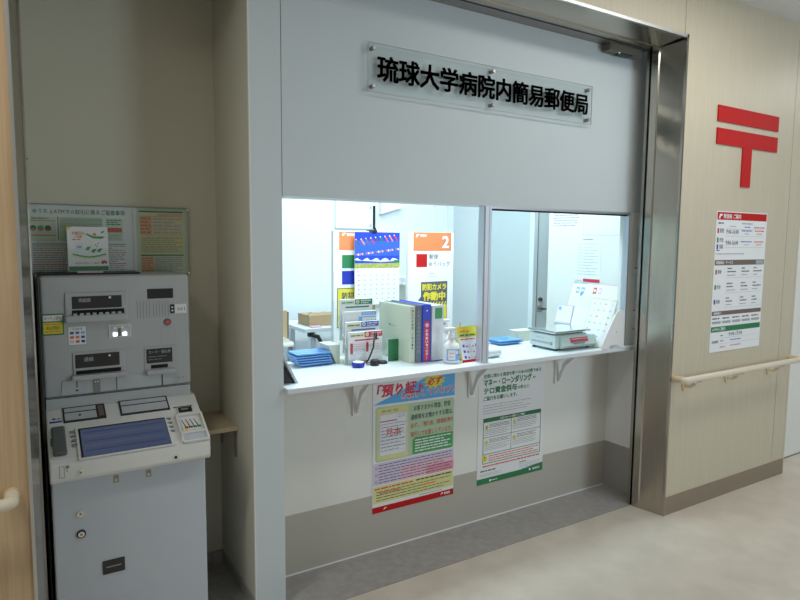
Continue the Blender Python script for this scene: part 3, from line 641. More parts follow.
for k in range(2):
    o = first.copy(); COL.objects.link(o); o.location = fit((2.462-.003*k, 2.785, CZ+k*.0120)); o.rotation_euler = (0, 0, R(1-2*k)); o['group'] = 'blue trays right of the window post'
    o['label'] = ('lower' if k == 0 else 'upper')+' of two blue trays right of the aluminium window post'; o['category'] = 'tray'

# tilted display at the far left
ds = thing('counter_display', (.935, 2.47, CZ), 'grey slanted display stand with black base at the left end of the counter', 'display stand')
q = MB(frame((0, 2.58, 0), (1, 0, 0), (0, 0, 1), (0, -1, 0)))
q.prism([(.884, 1.085), (.890, 1.085), (.992, CZ), (.980, CZ)], 0, .15, 'atm_body'); q.build('panel', ds)
q = MB(frame((0, 2.575, 0), (1, 0, 0), (0, 0, 1), (0, -1, 0))); q.prism([(.8795, CZ), (.978, CZ), (.942, .955), (.8795, .96)], 0, .13, 'black'); q.build('base', ds, label='black base')

# leaflet rack with four tiers
rk = thing('leaflet_rack', (1.45, 2.75, CZ), 'clear tiered rack of forms in the middle of the counter', 'leaflet rack')
q = MB()
tiers = [(2.665, 1.050, 'label_red', 1.355), (2.71, 1.095, 'ink_blue', 1.36), (2.755, 1.142, 'label_blue', 1.37), (2.80, 1.200, 'ink_green', 1.372)]
q.prism([(2.655, CZ), (2.83, CZ), (2.83, 1.19), (2.80, 1.19), (2.66, .97)], 1.338, 1.342, 'acrylic', L=frame((0, 0, 0), (0, 1, 0), (0, 0, 1), (1, 0, 0)))
q.prism([(2.655, CZ), (2.83, CZ), (2.83, 1.19), (2.80, 1.19), (2.66, .97)], 1.561, 1.565, 'acrylic', L=frame((0, 0, 0), (0, 1, 0), (0, 0, 1), (1, 0, 0)))
q.box(1.342, 1.560, 2.66, 2.83, CZ, CZ+.003, 'acrylic'); q.build('side_panels', rk)
for k, (y, zt, cc, x0) in enumerate(tiers): MB().box(1.342, 1.560, y-.013, y-.0105, zt-.15 if k else CZ+.003, zt-.075 if k else zt-.06, 'acrylic').build('pocket', rk)
tn = ['front', 'second', 'third', 'back']
for k, (y, zt, cc, x0) in enumerate(tiers):
    x1 = x0+.186
    q = MB(front(y)); q.box(x0, x1, max(CZ+.004, zt-.21), zt, -.014, 0, 'paper'); q.F = front(y-.0002)
    if k == 2: q.rect(x0+.10, x1, zt-.022, zt-.004, cc); q.rect(x0+.085, x1, zt-.052, zt-.028, cc); q.text('ゆうパック', x0+.11, x1-.01, zt-.019, zt-.008, 'white', .001, .02); q.rect(x0+.105, x1-.004, zt-.048, zt-.034, 'paper', .001); q.border(x0+.004, x0+.08, zt-.06, zt-.012, .001, 'lilac')
    else:
        q.rect(x0+.085, x1, zt-.028, zt, cc); q.disc(x0+.10, zt-.014, .010, 'kraft', .001); q.disc(x0+.10, zt-.014, .005, 'green_mid' if k else 'yellow', .0014)
        q.text(('ご記入用紙', 'お届け用紙', '', '郵便振替用紙')[k], x0+.118, x1-.008, zt-.014, zt-.005, 'white', .001, .03); q.greek(x0+.118, x1-.02, zt-.025, zt-.017, 1, 'white', .001)
        q.rect(x0+.004, x0+.080, zt-.026, zt-.008, 'cream' if k < 3 else 'green_soft', .0008); q.greek(x0+.010, x0+.076, zt-.023, zt-.011, 1, 'ink_green', .0012)
        q.rect(x0+.03, x1-.02, zt-.044, zt-.037, cc, .0008)
    if k == 0:
        q.rect(x0+.006, x0+.020, CZ+.052, zt-.055, 'label_red', .001); q.rect(x0+.095, x0+.107, CZ+.058, zt-.055, 'label_red', .001)
        q.border(x0+.006, x1-.01, CZ+.05, zt-.052, .0012, 'pink'); q.rect(x0+.02, x1-.06, .978, .979, 'ink_red', .001); q.greek(x0+.024, x0+.09, .985, .995, 1, 'pink', .001); q.greek(x0+.024, x0+.09, .958, .972, 2, 'pink', .001); q.greek(x0+.115, x1-.014, .955, .99, 3, 'pink', .001); q.rect(x0+.05, x0+.10, CZ+.012, CZ+.015, 'ink_red', .001)
    q.build('form_pad', label=('pad of white forms with %s header, %s pocket of the clear rack' % (('red', 'dark blue', 'light blue', 'dark green')[k], tn[k])), cat='forms', group='form pads in the clear rack')
# pen on its stand
pn = thing('pen_stand', (1.455, 2.60, CZ), 'black pen on a cord standing in a small round black holder before the rack', 'pen stand')
q = MB(); q.lathe([(.021, 0), (.023, .004), (.021, .024), (.017, .029), (.010, .0295)], 'black', (1.460, 2.598, CZ)); q.build('holder', pn)
q = MB(); q.lathe([(.026, 0), (.026, .008), (.018, .013), (.004, .014)], 'black', (1.520, 2.625, CZ)); q.build('cord_base', pn)
q = MB(); q.tube([(1.425, 2.622, .905), (1.440, 2.624, .915), (1.456, 2.626, .945), (1.470, 2.628, .975), (1.473, 2.629, 1.0)], .0042, 'black', 10).tube([(1.473, 2.629, 1.0), (1.480, 2.630, 1.045)], .0055, 'ink_brown', 10).box(1.474, 1.490, 2.625, 2.636, 1.012, 1.045, 'black', .002); q.tube([(1.425, 2.622, .905), (1.43, 2.618, .893), (1.446, 2.61, .893)], .002, 'black', 8); q.build('pen', pn)
mo = thing('moistener', (1.365, 2.60, CZ), 'small round blue sponge moistener with white top on the counter', 'moistener')
q = MB(); q.lathe([(.026, 0), (.030, .004), (.031, .022), (.028, .024)], 'navy', (1.372, 2.602, CZ), 28); q.build('bowl', mo)
q = MB(); q.lathe([(.0275, .020), (.027, .0255), (.015, .0275), (.002, .028)], 'white', (1.372, 2.602, CZ), 28); q.build('sponge', mo)

# binders
def binder(x0, x1, y0, y1, z1, m, label, deco, lean=0, open_w=0):
    b = thing('binder', ((x0+x1)/2, (y0+y1)/2, CZ), label, 'binder')
    q = MB(); q.box(x0, x0+.0025, y0+.002, y1, CZ, z1, m, .001).box(x1-.0025, x1, y0+.002, y1, CZ, z1, m, .001).box(x0, x1, y0, y0+.003, CZ, z1, m, .001); q.build('cover', b)
    q = MB(); q.box(x0+.0035, x1-.0035, y0+.012, y1-.008, CZ+.006, z1-.008, 'paper'); q.build('papers', b)
    deco(b, front(y0))
    return b
def d1(b, F):
    q = MB(F); q.rect(1.645, 1.660, .95, 1.165, 'binder_beige', .0004)
    for k, chh in enumerate('備え付け書類 ご案内一覧'):
        if chh != ' ': q.text(chh, 1.6475, 1.6575, 1.146-k*.017, 1.158-k*.017, 'ink_green', .001, .02)
    q.build('spine_label', b)
    q = MB(sideL(1.6375)); q.disc(-2.755, 1.065, .005, 'ink_green', .0008); q.greek(-2.745, -2.69, 1.06, 1.068, 1, 'ink_soft', .0008); q.build('cover_print', b)
binder(1.6375, 1.668, 2.555, 2.865, 1.176, 'binder_beige', 'pale green-beige binder, leftmost of the row on the counter', d1)
def d2(b, F):
    q = MB(F); q.rect(1.675, 1.697, .93, 1.16, 'binder_grey', .0004)
    for k, chh in enumerate('お客さま用資料つづり控'): q.text(chh, 1.678, 1.694, 1.140-k*.020, 1.155-k*.020, 'ink_soft', .001, .01)
    q.build('spine_label', b)
binder(1.670, 1.704, 2.550, 2.85, 1.180, 'binder_grey', 'dark slate grey binder second from the left on the counter', d2)
def d3(b, F):
    q = MB(F); q.rect(1.716, 1.748, CZ+.006, 1.098, 'label_red', .001); q.disc(1.732, 1.152, .004, 'white', .001); q.disc(1.732, 1.078, .011, 'pink', .0014)
    for k, chh in enumerate('お取扱いマニュ'): q.text(chh, 1.724, 1.740, 1.043-k*.019, 1.058-k*.019, 'white', .0014, .03)
    q.greek(1.728, 1.736, CZ+.012, CZ+.04, 5, 'pink', .0014); q.build('spine_label', b, label='red spine label')
binder(1.706, 1.757, 2.545, 2.85, 1.182, 'binder_blue', 'bright blue binder with red spine label on the counter', d3)
def d4(b, F):
    q = MB(F); q.rect(1.778, 1.822, 1.108, 1.163, 'green_mid', .001); q.build('spine_label', b, label='green square on the spine')
    q = MB(); q.box(1.7605, 1.8335, 2.5385, 2.542, CZ, CZ+.004, 'binder_blue'); q.build('edge_strip', b)
binder(1.7605, 1.833, 2.540, 2.84, 1.176, 'binder_white', 'wide white binder with green square, rightmost of the row', d4)
be = MB(front(2.650)); be.box(1.569, 1.630, CZ, CZ+.112, -.003, 0, 'green', .001); be.box(1.62, 1.63, CZ, CZ+.002, -.06, 0, 'green'); be.build('bookend', label='dark green metal bookend between the form rack and the leftmost binder', cat='bookend')

# bottles
def bottle(x, y, label, s=1, deco=True):
    b = thing('pump_bottle', (x, y, CZ), label, 'bottle')
    MB().lathe([(.036*s, 0), (.041*s, .004), (.042*s, .012), (.042*s, .078*s), (.036*s, .094*s), (.020*s, .108*s), (.014*s, .112*s), (.014*s, .124*s)], 'white', (x, y, CZ), 28).build('body', b)
    z = CZ+.122*s
    MB().lathe([(.017*s, 0), (.017*s, .022*s), (.008, .025*s), (.006, .044*s)], 'white', (x, y, z), 20).box(x-.038*s, x+.014*s, y-.011, y+.011, z+.042*s, z+.058*s, 'white', .005).build('pump_head', b)
    if deco:
        q = MB(); n = 14; r = .0428*s
        for (a0, a1, cc, z0, z1, rr) in ((200, 335, 'label_blue', .016, .074, r), (212, 262, 'paper', .022, .070, r+.0004), (296, 335, 'lilac', .024, .066, r+.0004), (285, 320, 'label_red', .040, .046, r+.0008), (218, 254, 'pink', .050, .058, r+.0008), (218, 250, 'pink', .032, .038, r+.0008), (266, 282, 'paper', .050, .066, r+.0004)):
            vs = []; 
            for k in range(n+1):
                t2 = R(a0+(a1-a0)*k/n)
                for zz in (z0, z1): vs.append((x+rr*math.cos(t2), y+rr*math.sin(t2), CZ+zz))
            q.add(vs, [(2*k, 2*k+2, 2*k+3, 2*k+1) for k in range(n)], cc)
        q.build('label_wrap', b, label='blue and pink printed label')
bottle(1.832, 2.470, 'white pump bottle with blue and pink label beside the white binder')
bottle(1.900, 2.612, 'plain white pump bottle standing behind the labelled one', 1.12, False)

# yellow-headed card leaning
cdz = thing('tent_card', (1.93, 2.46, CZ), 'standing card with yellow head and red foot beside the window post', 'card')
L0 = Vector((1.876, 2.432, CZ)); up = Vector((-.004, .058, .172)).normalized(); ri = Vector((1, 0, 0)); nn2 = ri.cross(up)
q = MB(frame(L0, ri, up, nn2)); q.box(0, .125, 0, .185, -.0016, 0, 'paper'); q.F = frame(L0, ri, up, nn2)
q.rect(0, .125, .128, .185, 'yellow'); q.rect(0, .125, 0, .013, 'red'); q.rect(0, .006, .013, .13, 'yellow_pale'); q.greek(.02, .085, .150, .168, 1, 'orange', .001); q.greek(.014, .118, .132, .146, 1, 'ink_green', .001, fill=.7); q.greek(.014, .11, .112, .124, 1, 'ink_red', .001)
for rr in range(3):
    z = .085-rr*.029; q.rect(.012, .118, z-.012, z+.012, 'snow', .0006)
    for k, cc in enumerate(('navy', 'label_red', 'cream', 'orange', 'ink')): q.rect(.02+k*.02, .032+k*.02, z-.008, z+.006-(k % 2)*.006, cc, .001)
q.build('printed_front', cdz)
q = MB(); q.prism([(2.432, CZ), (2.4325, CZ), (2.493, 1.064), (2.492, 1.066)], 1.877, 1.879, 'yellow_pale', L=frame((0, 0, 0), (0, 1, 0), (0, 0, 1), (1, 0, 0))); q.box(1.876, 2.0, 2.50, 2.502, CZ, 1.0, 'yellow_pale'); q.box(1.88, 1.99, 2.433, 2.50, CZ, CZ+.0015, 'yellow_pale'); q.build('support', cdz)
q = MB(); q.tube([(1.93, 2.53, CZ), (1.93, 2.53, 1.083)], .003, 'orange', 8).build('red_pen', label='thin red pen tip standing up behind the yellow-headed card', cat='pen')
q = MB(); q.cyl((2.06, 2.475, CZ+.024), (2.150, 2.478, CZ+.024), .024, 'paper', 24).cyl((2.149, 2.478, CZ+.024), (2.1505, 2.478, CZ+.024), .007, 'atm_btn', 12); q.build('paper_roll', label='white paper roll lying just right of the aluminium window post', cat='paper roll')
q = MB(); 
vs = [(1.315, 2.73, CZ), (1.336, 2.73, CZ), (1.336, 2.84, CZ), (1.315, 2.84, CZ), (1.272, 2.73, .985), (1.336, 2.73, .985), (1.336, 2.84, .985), (1.272, 2.84, .985)]
q.add(vs, [(0, 1, 2, 3), (4, 7, 6, 5), (0, 4, 5, 1), (1, 5, 6, 2), (2, 6, 7, 3), (3, 7, 4, 0)], 'box_cream').build('document_box', label='cream tapering document box between the blue tray stack and the rack', cat='box')
q = MB(); vs = [(2.60, 2.80, CZ), (2.74, 2.80, CZ), (2.74, 2.875, CZ), (2.60, 2.875, CZ), (2.575, 2.80, .955), (2.75, 2.80, .955), (2.75, 2.875, .955), (2.575, 2.875, .955)]
q.add(vs, [(0, 1, 2, 3), (4, 7, 6, 5), (0, 4, 5, 1), (1, 5, 6, 2), (2, 6, 7, 3), (3, 7, 4, 0)], 'box_cream').build('document_box', label='low cream box behind the two blue trays, left of the scale', cat='box')

# postal scale
ps = thing('postal_scale', (2.70, 2.54, CZ), 'pale grey postal scale with flat weighing plate on the right of the counter', 'scale')
q = MB(); q.box(2.525, 2.78, 2.435, 2.64, CZ+.012, .980, 'scale_body', .006); q.prism([(2.435, .905), (2.42, .905), (2.402, .922), (2.420, .968), (2.435, .972)], 2.56, 2.83, 'scale_body', L=frame((0, 0, 0), (0, 1, 0), (0, 0, 1), (1, 0, 0))); q.box(2.775, 2.83, 2.43, 2.60, CZ+.012, .965, 'scale_body', .006); q.build('body', ps)
q = MB(); q.box(2.515, 2.80, 2.425, 2.65, .990, 1.003, 'chrome', .004).box(2.54, 2.76, 2.45, 2.62, .979, .991, 'atm_btn'); q.build('weighing_plate', ps)
q = MB(frame((0, 2.4105, .945), (1, 0, 0), Vector((0, .018, .046)).normalized(), Vector((0, -.046, .018)).normalized())); q.rect(2.62, 2.76, -.010, .018, 'label_red', .0015); q.rect(2.64, 2.73, -.020, -.004, 'atm_btn', .0022); q.greek(2.63, 2.75, .006, .013, 1, 'white', .002); q.build('control_strip', ps, label='red control strip')
q = MB(sideL(2.525)); q.rect(-2.62, -2.48, .925, .938, 'ink_soft', .001); q.rect(-2.475, -2.455, .922, .94, 'atm_btn', .001); q.greek(-2.58, -2.52, .952, .960, 1, 'ink_soft', .001); q.build('side_label', ps)
for x, y in ((2.55, 2.455), (2.55, 2.62), (2.80, 2.45), (2.76, 2.62)): MB().lathe([(.012, 0), (.014, .004), (.012, .0125)], 'black', (x, y, CZ), 14).build('foot', ps)

# price boards and calendar at the right end, leaning

def lean(xb, zb, xt, zt, y0):
    u = Vector((0, -1, 0)); v = Vector((xt-xb, 0, zt-zb)).normalized(); return frame((xb, y0, zb), u, v, u.cross(v))
ITEM[:] = [1.0, 0.0]
F1 = lean(2.90, .9115, 3.012, 1.245, 2.76)
q = MB(F1); q.box(0, .37, 0, .353, -.003, 0, 'paper'); q.rect(0, .37, .348, .353, 'pink', .0006); q.rect(0, .12, .348, .353, 'label_blue', .0009)
for a, b2, cc in ((.035, .285, 'ink_soft'), (.075, .285, 'label_blue'), (.17, .29, 'ink_red'), (.21, .29, 'pink')): q.rect(a, a+.026, b2, b2+.040, cc, .0008); q.rect(a+.005, a+.02, b2+.012, b2+.028, 'paper', .0011)
q.rect(.075, .095, .27, .292, 'label_blue', .0008); q.greek(.02, .30, .2, .27, 6, 'ink_soft', .0006, fill=.12)
q.build('price_board', label='large white board with blue and pink squares leaning on the side wall behind the scale', cat='board')
ITEM[:] = [.9656, .0516]
F2 = lean(2.835, .8915, 2.945, 1.168, 2.545)
q = MB(F2); q.box(0, .185, 0, .295, -.004, 0, 'paper'); q.border(0, .185, 0, .295, .004, 'yellow_pale'); q.rect(.01, .12, .008, .026, 'yellow')
for rr in range(6):
    for k in range(4):
        cc = ('pink', 'lilac', 'orange_pale', 'snow', 'green_pale')[(rr*3+k) % 5]
        q.disc(.028+k*.042, .265-rr*.040, .009, cc, .0008, rb=.006)
q.build('stamp_sheet', label='yellow-edged sheet with rows of small coloured marks on the right counter end', cat='sheet')
hd = MB(frame((0, 2.352, 0), (1, 0, 0), (0, 0, 1), (0, -1, 0)))
hd.prism([(2.805, CZ), (2.805, .915), (2.89, 1.055), (2.925, 1.10), (2.955, 1.112), (2.985, 1.10), (2.995, 1.07), (2.995, CZ), (2.955, CZ), (2.945, .905), (2.925, .912), (2.895, .912), (2.875, .905), (2.865, CZ)], 0, .008, 'white', bev=.001)
hd.F = front(2.344); hd.disc(2.925, .985, .003, 'atm_btn', .0006)
ho = hd.build('sheet_stand', label='white rounded side stand at the right end of the counter', cat='stand')
F3 = lean(2.865, 1.0, 2.893, 1.112, 2.775)
q = MB(F3); q.box(0, .13, -.11, .115, -.010, 0, 'paper', .002); q.border(0, .13, 0, .115, .006, 'lilac'); q.rect(.014, .036, .078, .10, 'label_blue', .0008); q.rect(0, .13, -.11, -.002, 'ink_soft', .0006)
q.build('memo_holder', label='small white memo board with a blue square behind the scale', cat='board')

ITEM[:] = [1.0, 0.0]
# notices on the side wall seen through the pane
SF = sideL(3.0395)
q = MB(SF); q.rect(-3.012, -2.722, 1.555, 1.81, 'paper', .0008); q.F = sideL(3.0387); q.greek(-2.98, -2.76, 1.60, 1.80, 12, 'ink', .0004, fill=.22); q.build('wall_notice', label='white notice with dark lines high on the office side wall', cat='notice')
q = MB(SF); q.rect(-2.780, -2.578, 1.250, 1.535, 'paper', .0008); q.F = sideL(3.0387); q.greek(-2.72, -2.64, 1.515, 1.525, 1, 'ink', .0004); q.greek(-2.76, -2.60, 1.29, 1.50, 11, 'ink_soft', .0004, fill=.16); q.rect(-2.710, -2.578, 1.252, 1.272, 'label_red', .0006); q.greek(-2.775, -2.72, 1.254, 1.264, 1, 'orange', .0005); q.build('wall_notice', label='pale notice with red bar at its foot on the office side wall', cat='notice')
q = MB(SF); q.border(-2.722, -2.430, 1.545, 1.81, .0015, 'ink_soft', .0006); q.rect(-2.7205, -2.4315, 1.5465, 1.8085, 'office_wall', .0003); q.build('clear_sheet', label='blank sheet with a thin outline on the office side wall', cat='sheet')
q = MB(front(2.2998)); q.rect(3.002, 3.026, .99, 1.60, 'paper', .0008); q.F = front(2.299); q.rect(3.003, 3.025, 1.108, 1.116, 'label_red', .0004); q.rect(3.003, 3.025, 1.352, 1.360, 'label_red', .0004); q.rect(3.003, 3.025, .998, 1.004, 'label_red', .0004)
for k in range(24): q.rect(3.008, 3.020, 1.375+k*.009, 1.379+k*.009, 'ink_soft', .0004); q.rect(3.008, 3.020, 1.125+k*.009, 1.129+k*.009, 'ink_soft', .0004)
q.build('jamb_notice', label='narrow white vertical notice strip on the white jamb beside the steel post', cat='notice')

# ------------------------------------------------------------------ inside the office
def board(x0, x1, label, y=3.6):
    b = thing('counter_sign', ((x0+x1)/2, y+.02, 0), label, 'sign board')
    MB().box(x0, x1, y, y+.035, .03, 1.562, 'white', .003).build('panel', b)
    for x in (x0+.04, x1-.04): MB().box(x-.02, x+.02, y-.12, y+.155, 0, .03, 'alu', .004).build('foot', b)
    return b
b1 = board(1.716, 2.215, 'white standing board with orange head, green and blue squares behind the calendar')
F = front(3.5995); q = MB(F); q.rect(1.756, 2.18, 1.437, 1.558, 'orange', .001); q.quad([(1.777, 1.530), (1.783, 1.549), (1.805, 1.549), (1.80, 1.540), (1.790, 1.538), (1.787, 1.530)], 'white', .0016); q.text('郵便局', 1.812, 1.868, 1.529, 1.547, 'white', .0016, .04); q.rect(1.777, 1.872, 1.320, 1.406, 'green', .001); q.rect(1.777, 1.872, 1.214, 1.302, 'navy', .001); q.build('print', b1)
b2 = board(2.288, 2.676, 'white standing board with orange head, white 2 and a red square')
q = MB(F); q.rect(2.328, 2.652, 1.432, 1.561, 'orange', .001); q.quad([(2.346, 1.526), (2.352, 1.548), (2.378, 1.548), (2.372, 1.538), (2.360, 1.536), (2.357, 1.526)], 'white', .0016); q.text('郵便局', 2.385, 2.436, 1.530, 1.547, 'white', .0016, .04)
q.text('2', 2.572, 2.632, 1.452, 1.538, 'white', .0016, .03, 3); q.rect(2.353, 2.444, 1.318, 1.410, 'red', .001); q.text('郵便', 2.461, 2.540, 1.372, 1.408, 'ink', .001); q.text('ゆうパック', 2.461, 2.640, 1.320, 1.356, 'ink', .001); q.greek(2.462, 2.51, 1.268, 1.277, 1, 'ink_soft', .001); q.greek(2.462, 2.53, 1.248, 1.256, 1, 'ink_soft', .001); q.build('print', b2)
q = MB(front(3.599)); q.rect(1.741, 2.02, .93, 1.19, 'yellow', .001); q.F = front(3.598); q.border(1.741, 2.02, .93, 1.19, .005, 'ink', .0006); q.text('防犯カメラ', 1.775, 2.0, 1.112, 1.163, 'ink', .0006, .03); q.text('作動中', 1.79, 1.98, 1.02, 1.09, 'ink', .0006, .03); q.build('camera_sign', label='yellow security-camera sign on the board behind the wall calendar', cat='sign')
q = MB(front(3.599)); q.quad([(2.392, .885), (2.622, .885), (2.622, 1.215), (2.395, 1.212), (2.395, 1.11), (2.36, 1.07), (2.36, .885)], 'ink', .001); q.F = front(3.598)
q.rect(2.372, 2.618, .888, 1.045, 'yellow'); q.text('防犯カメラ', 2.405, 2.612, 1.152, 1.200, 'yellow', .0006, .05); q.text('作動中', 2.412, 2.606, 1.078, 1.142, 'yellow', .0006, .06)
for k in range(9): q.quad([(2.385+k*.026, 1.045), (2.397+k*.026, 1.045), (2.409+k*.026, 1.068), (2.397+k*.026, 1.068)], 'yellow', .0006)
q.quad([(2.385, 1.02), (2.42, 1.035), (2.52, 1.035), (2.56, 1.025), (2.56, 1.0), (2.48, .99), (2.40, .99)], 'ink', .0008); q.quad([(2.585, .90), (2.61, .90), (2.612, .93), (2.604, .955), (2.60, .935), (2.59, .94)], 'ink', .0008); q.build('camera_sign', label='black and yellow security-camera sign above the binders', cat='sign')
# calendar clipped to the board
ca = thing('wall_calendar', (2.01, 3.57, 1.09), 'hanging calendar with blue sky and flag picture clipped to the board', 'calendar')
q = MB(front(3.568)); q.rect(1.852, 2.194, 1.075, 1.556, 'paper', .003); q.F = front(3.565); q.rect(1.852, 2.194, 1.320, 1.556, 'cal_blue', .0006); q.rect(1.852, 2.194, 1.40, 1.50, 'cal_blue_light', .0007)
pts = [(1.852+.342*k/18, 1.378+.010*math.sin(k*1.7)+.006*math.sin(k*3.1)) for k in range(19)]
q.quad([(1.852, 1.355), (2.194, 1.355)]+pts[::-1], 'snow', .001); q.quad([(1.852, 1.350), (2.194, 1.355), (2.194, 1.366), (2.05, 1.360), (1.852, 1.372)], 'cal_blue', .0012); q.rect(1.852, 2.194, 1.320, 1.352, 'field', .0014); q.rect(2.15, 2.194, 1.352, 1.372, 'green', .0014)
for k in range(22): x = 1.856+.0152*k; q.quad([(x, 1.412+.0018*k), (x+.010, 1.414+.0018*k), (x+.014, 1.402+.0018*k), (x+.005, 1.400+.0018*k)], ('ink_red', 'white', 'orange', 'pink', 'ink')[k % 5], .0012)
for k in range(9): x = 1.858+.036*k; z = 1.502+.004*k; q.quad([(x, z), (x+.010, z+.004), (x+.034, z-.030), (x+.026, z-.036)], ('ink', 'orange', 'ink_brown', 'label_red', 'ink', 'green', 'ink_red', 'orange', 'label_red')[k], .0014); q.disc(x+.004, z+.004, .004, 'white', .0018)
q.text('5', 1.868, 1.878, 1.292, 1.306, 'green_mid', .001)
for rr in range(6):
    for k in range(7): q.rect(1.878+k*.045, 1.887+k*.045, 1.268-rr*.031, 1.275-rr*.031, 'ink_red' if k == 0 else 'ink_soft', .0010)
q.build('calendar_sheet', ca)
q = MB(); q.box(1.978, 2.016, 3.556, 3.640, 1.552, 1.570, 'black', .003).box(1.990, 2.004, 3.552, 3.558, 1.57, 1.585, 'black'); q.build('clip', ca, label='black clip')
# far wall fittings
q = MB(); q.box(2.30, 2.66, 4.775, 4.799, 1.603, 2.1, 'office_wall', .002).box(2.66, 2.682, 4.77, 4.799, 1.603, 1.805, 'black').box(2.628, 2.645, 4.77, 4.776, 1.62, 1.645, 'atm_recess').box(2.628, 2.645, 4.77, 4.776, 1.775, 1.80, 'atm_recess'); q.build('wall_cabinet', label='white cupboard with dark edge high on the office back wall', cat='cabinet')
q = MB(); q.prism([(2.73, 1.735), (2.95, 1.80), (2.95, 1.845), (2.73, 1.845)], 0, .05, 'white', L=front(4.798)); q.build('ventilation_cover', label='white wedge-shaped fitting high on the office back wall', cat='fitting')
q = MB(); q.box(3.325, 3.335, 4.79, 4.8, 0, 2.2, 'white_wall').box(3.472, 3.482, 4.79, 4.8, 0, 2.2, 'white_wall'); o = q.build('trim_4', kind='structure')
cbn = thing('file_cabinet', (2.5, 3.92, 0), 'pale green-grey cabinet between the two standing boards', 'cabinet')
MB().box(2.40, 2.62, 3.80, 4.05, 0, 1.175, 'binder_beige', .003).build('body', cbn); MB().box(2.38, 2.63, 3.79, 4.06, 1.175, 1.19, 'white', .002).build('top', cbn)
q = MB(); q.box(2.40, 2.535, 3.83, 3.98, 1.19, 1.235, 'white', .004).box(2.525, 2.537, 3.828, 3.835, 1.195, 1.23, 'ink'); q.build('file_tray', label='small white tray with dark end on the grey-green cabinet', cat='tray')
dk = thing('desk', (2.0, 4.3, 0), 'white office desk behind the blue trays, seen over the counter', 'desk')
MB().box(1.715, 2.9, 4.08, 4.6, .835, .862, 'desk', .003).build('desk_top', dk)
for x in (1.80, 2.85):
    for y in (4.14, 4.54): MB().box(x-.02, x+.02, y-.02, y+.02, 0, .835, 'alu').build('leg', dk)
q = MB(); q.box(1.755, 1.80, 4.10, 4.13, .80, .835, 'black', .004); q.tube([(1.775, 4.1, .812), (1.825, 4.09, .80), (1.842, 4.09, .77), (1.857, 4.09, .72)], [.012, .016, .014, .008], 'black', 10); q.build('clamp_arm', dk, label='black clamp arm under the desk edge')
cb = thing('carton', (1.90, 4.3, .862), 'open brown cardboard carton on the white office desk', 'carton')
MB().box(1.797, 2.03, 4.18, 4.40, .8635, .943, 'carton').build('box', cb)
q = MB(); q.prism([(1.80, .943), (2.03, .943), (2.03, .965), (1.83, .965)], 0, .006, 'carton_light', L=front(4.20)); q.prism([(1.797, .944), (1.83, .966), (1.84, .963), (1.80, .943)], -.02, .0, 'carton', L=front(4.22)); q.build('flap', cb)
q = MB(); q.box(1.79, 1.87, 4.12, 4.17, .8625, .872, 'pink', .002).build('pink_slip', label='pinkish slips lying at the front of the office desk', cat='papers')
rk2 = thing('storage_rack', (1.35, 3.7, 0), 'low white rack at the left edge of the window, papers on top', 'rack')
MB().box(1.10, 1.434, 3.58, 3.95, .838, .856, 'white', .002).build('shelf_board', rk2); MB().box(1.10, 1.434, 3.58, 3.95, .40, .418, 'white', .002).build('shelf_board', rk2)
for x, y in ((1.12, 3.60), (1.415, 3.60), (1.12, 3.93), (1.415, 3.93)): MB().box(x-.012, x+.012, y-.012, y+.012, 0, .838, 'steel_dark').build('post', rk2)
q = MB(); q.box(1.15, 1.437, 3.70, 3.9, .8575, 1.052, 'carton', .003).box(1.437, 1.452, 3.71, 3.89, .87, 1.04, 'ink_brown'); q.build('carton', label='upright brown carton at the left edge of the window', cat='carton')
q = MB(); q.prism([(1.20, .8575), (1.445, .8575), (1.38, .895), (1.20, .90)], 0, .10, 'kraft', L=front(3.695)); q.build('paper_pile', label='heap of cream papers in front of the upright carton', cat='papers')

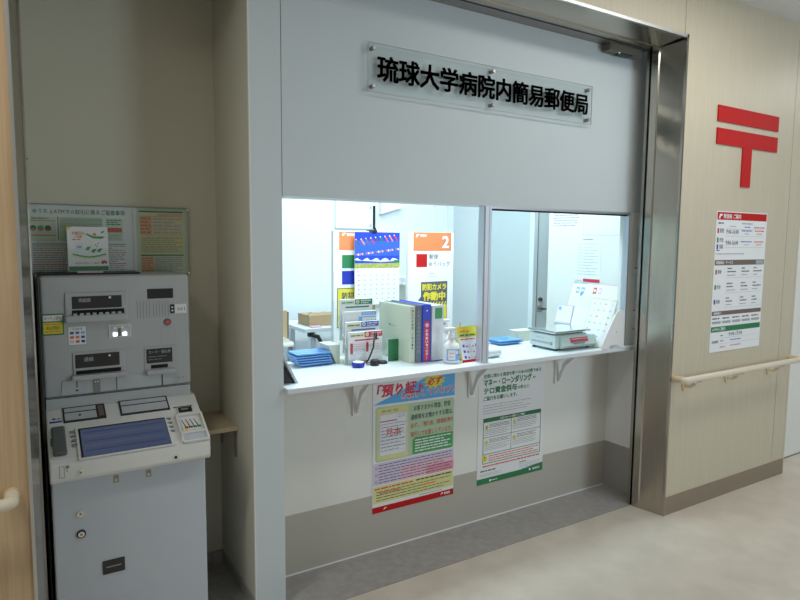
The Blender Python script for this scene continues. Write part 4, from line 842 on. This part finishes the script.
# ------------------------------------------------------------------ light fittings and an added fill
def area(name, loc, sx, sy, power, col, rot=(0, 0, 0)):
    l = bpy.data.lights.new(name, 'AREA'); l.shape = 'RECTANGLE'; l.size = sx; l.size_y = sy; l.energy = power; l.color = col
    o = bpy.data.objects.new(name, l); COL.objects.link(o); o.location = loc; o.rotation_euler = rot; return o
WC = (1, .975, .91); OC = (.74, .91, 1)
area('corridor_light', (2.75, 1.25, 2.80), 1.2, .3, 13, WC)
area('corridor_light', (-1.0, 1.25, 2.80), 1.2, .3, 21, WC)
area('corridor_light', (5.6, 1.25, 2.80), 1.2, .3, 15, WC)
area('corridor_window', (3.5, -1.55, 1.6), .9, 1.5, 36, (.70, .85, 1), (R(90), 0, 0))
area('counter_light', (1.9, 2.82, 2.60), 1.5, .36, 44, OC)
area('office_light_and_fill', (2.3, 4.1, 2.60), 1.3, .6, 20, OC)
area('office_light_and_fill', (3.4, 3.3, 2.60), .3, .3, 12, OC)  # added fill to brighten the office door leaf, not a known ceiling fitting
W = bpy.data.worlds.new('w'); SC.world = W; W.use_nodes = True
W.node_tree.nodes['Background'].inputs[0].default_value = (.72, .86, 1, 1); W.node_tree.nodes['Background'].inputs[1].default_value = .35

# ------------------------------------------------------------------ camera
f = 614.7; y, p, r = map(math.radians, (31.69, 5.49, -.487))
Fw = Vector((math.sin(y)*math.cos(p), math.cos(y)*math.cos(p), -math.sin(p)))
r0 = Vector((math.cos(y), -math.sin(y), 0)); d0 = Fw.cross(r0)
rr = r0*math.cos(r)+d0*math.sin(r); dd = -r0*math.sin(r)+d0*math.cos(r)
cam = bpy.data.cameras.new('camera'); cam.lens = f/800*36; cam.sensor_width = 36; cam.clip_start = .02
co = bpy.data.objects.new('camera', cam); COL.objects.link(co); SC.camera = co
mw = Matrix((( rr.x, -dd.x, -Fw.x, 0), (rr.y, -dd.y, -Fw.y, 0), (rr.z, -dd.z, -Fw.z, 1.5), (0, 0, 0, 1)))
co.matrix_world = mw
vs_ = SC.view_settings; vs_.view_transform = 'Standard'; vs_.look = 'None'; vs_.gamma = 1; vs_.use_curve_mapping = False; vs_.exposure = 0
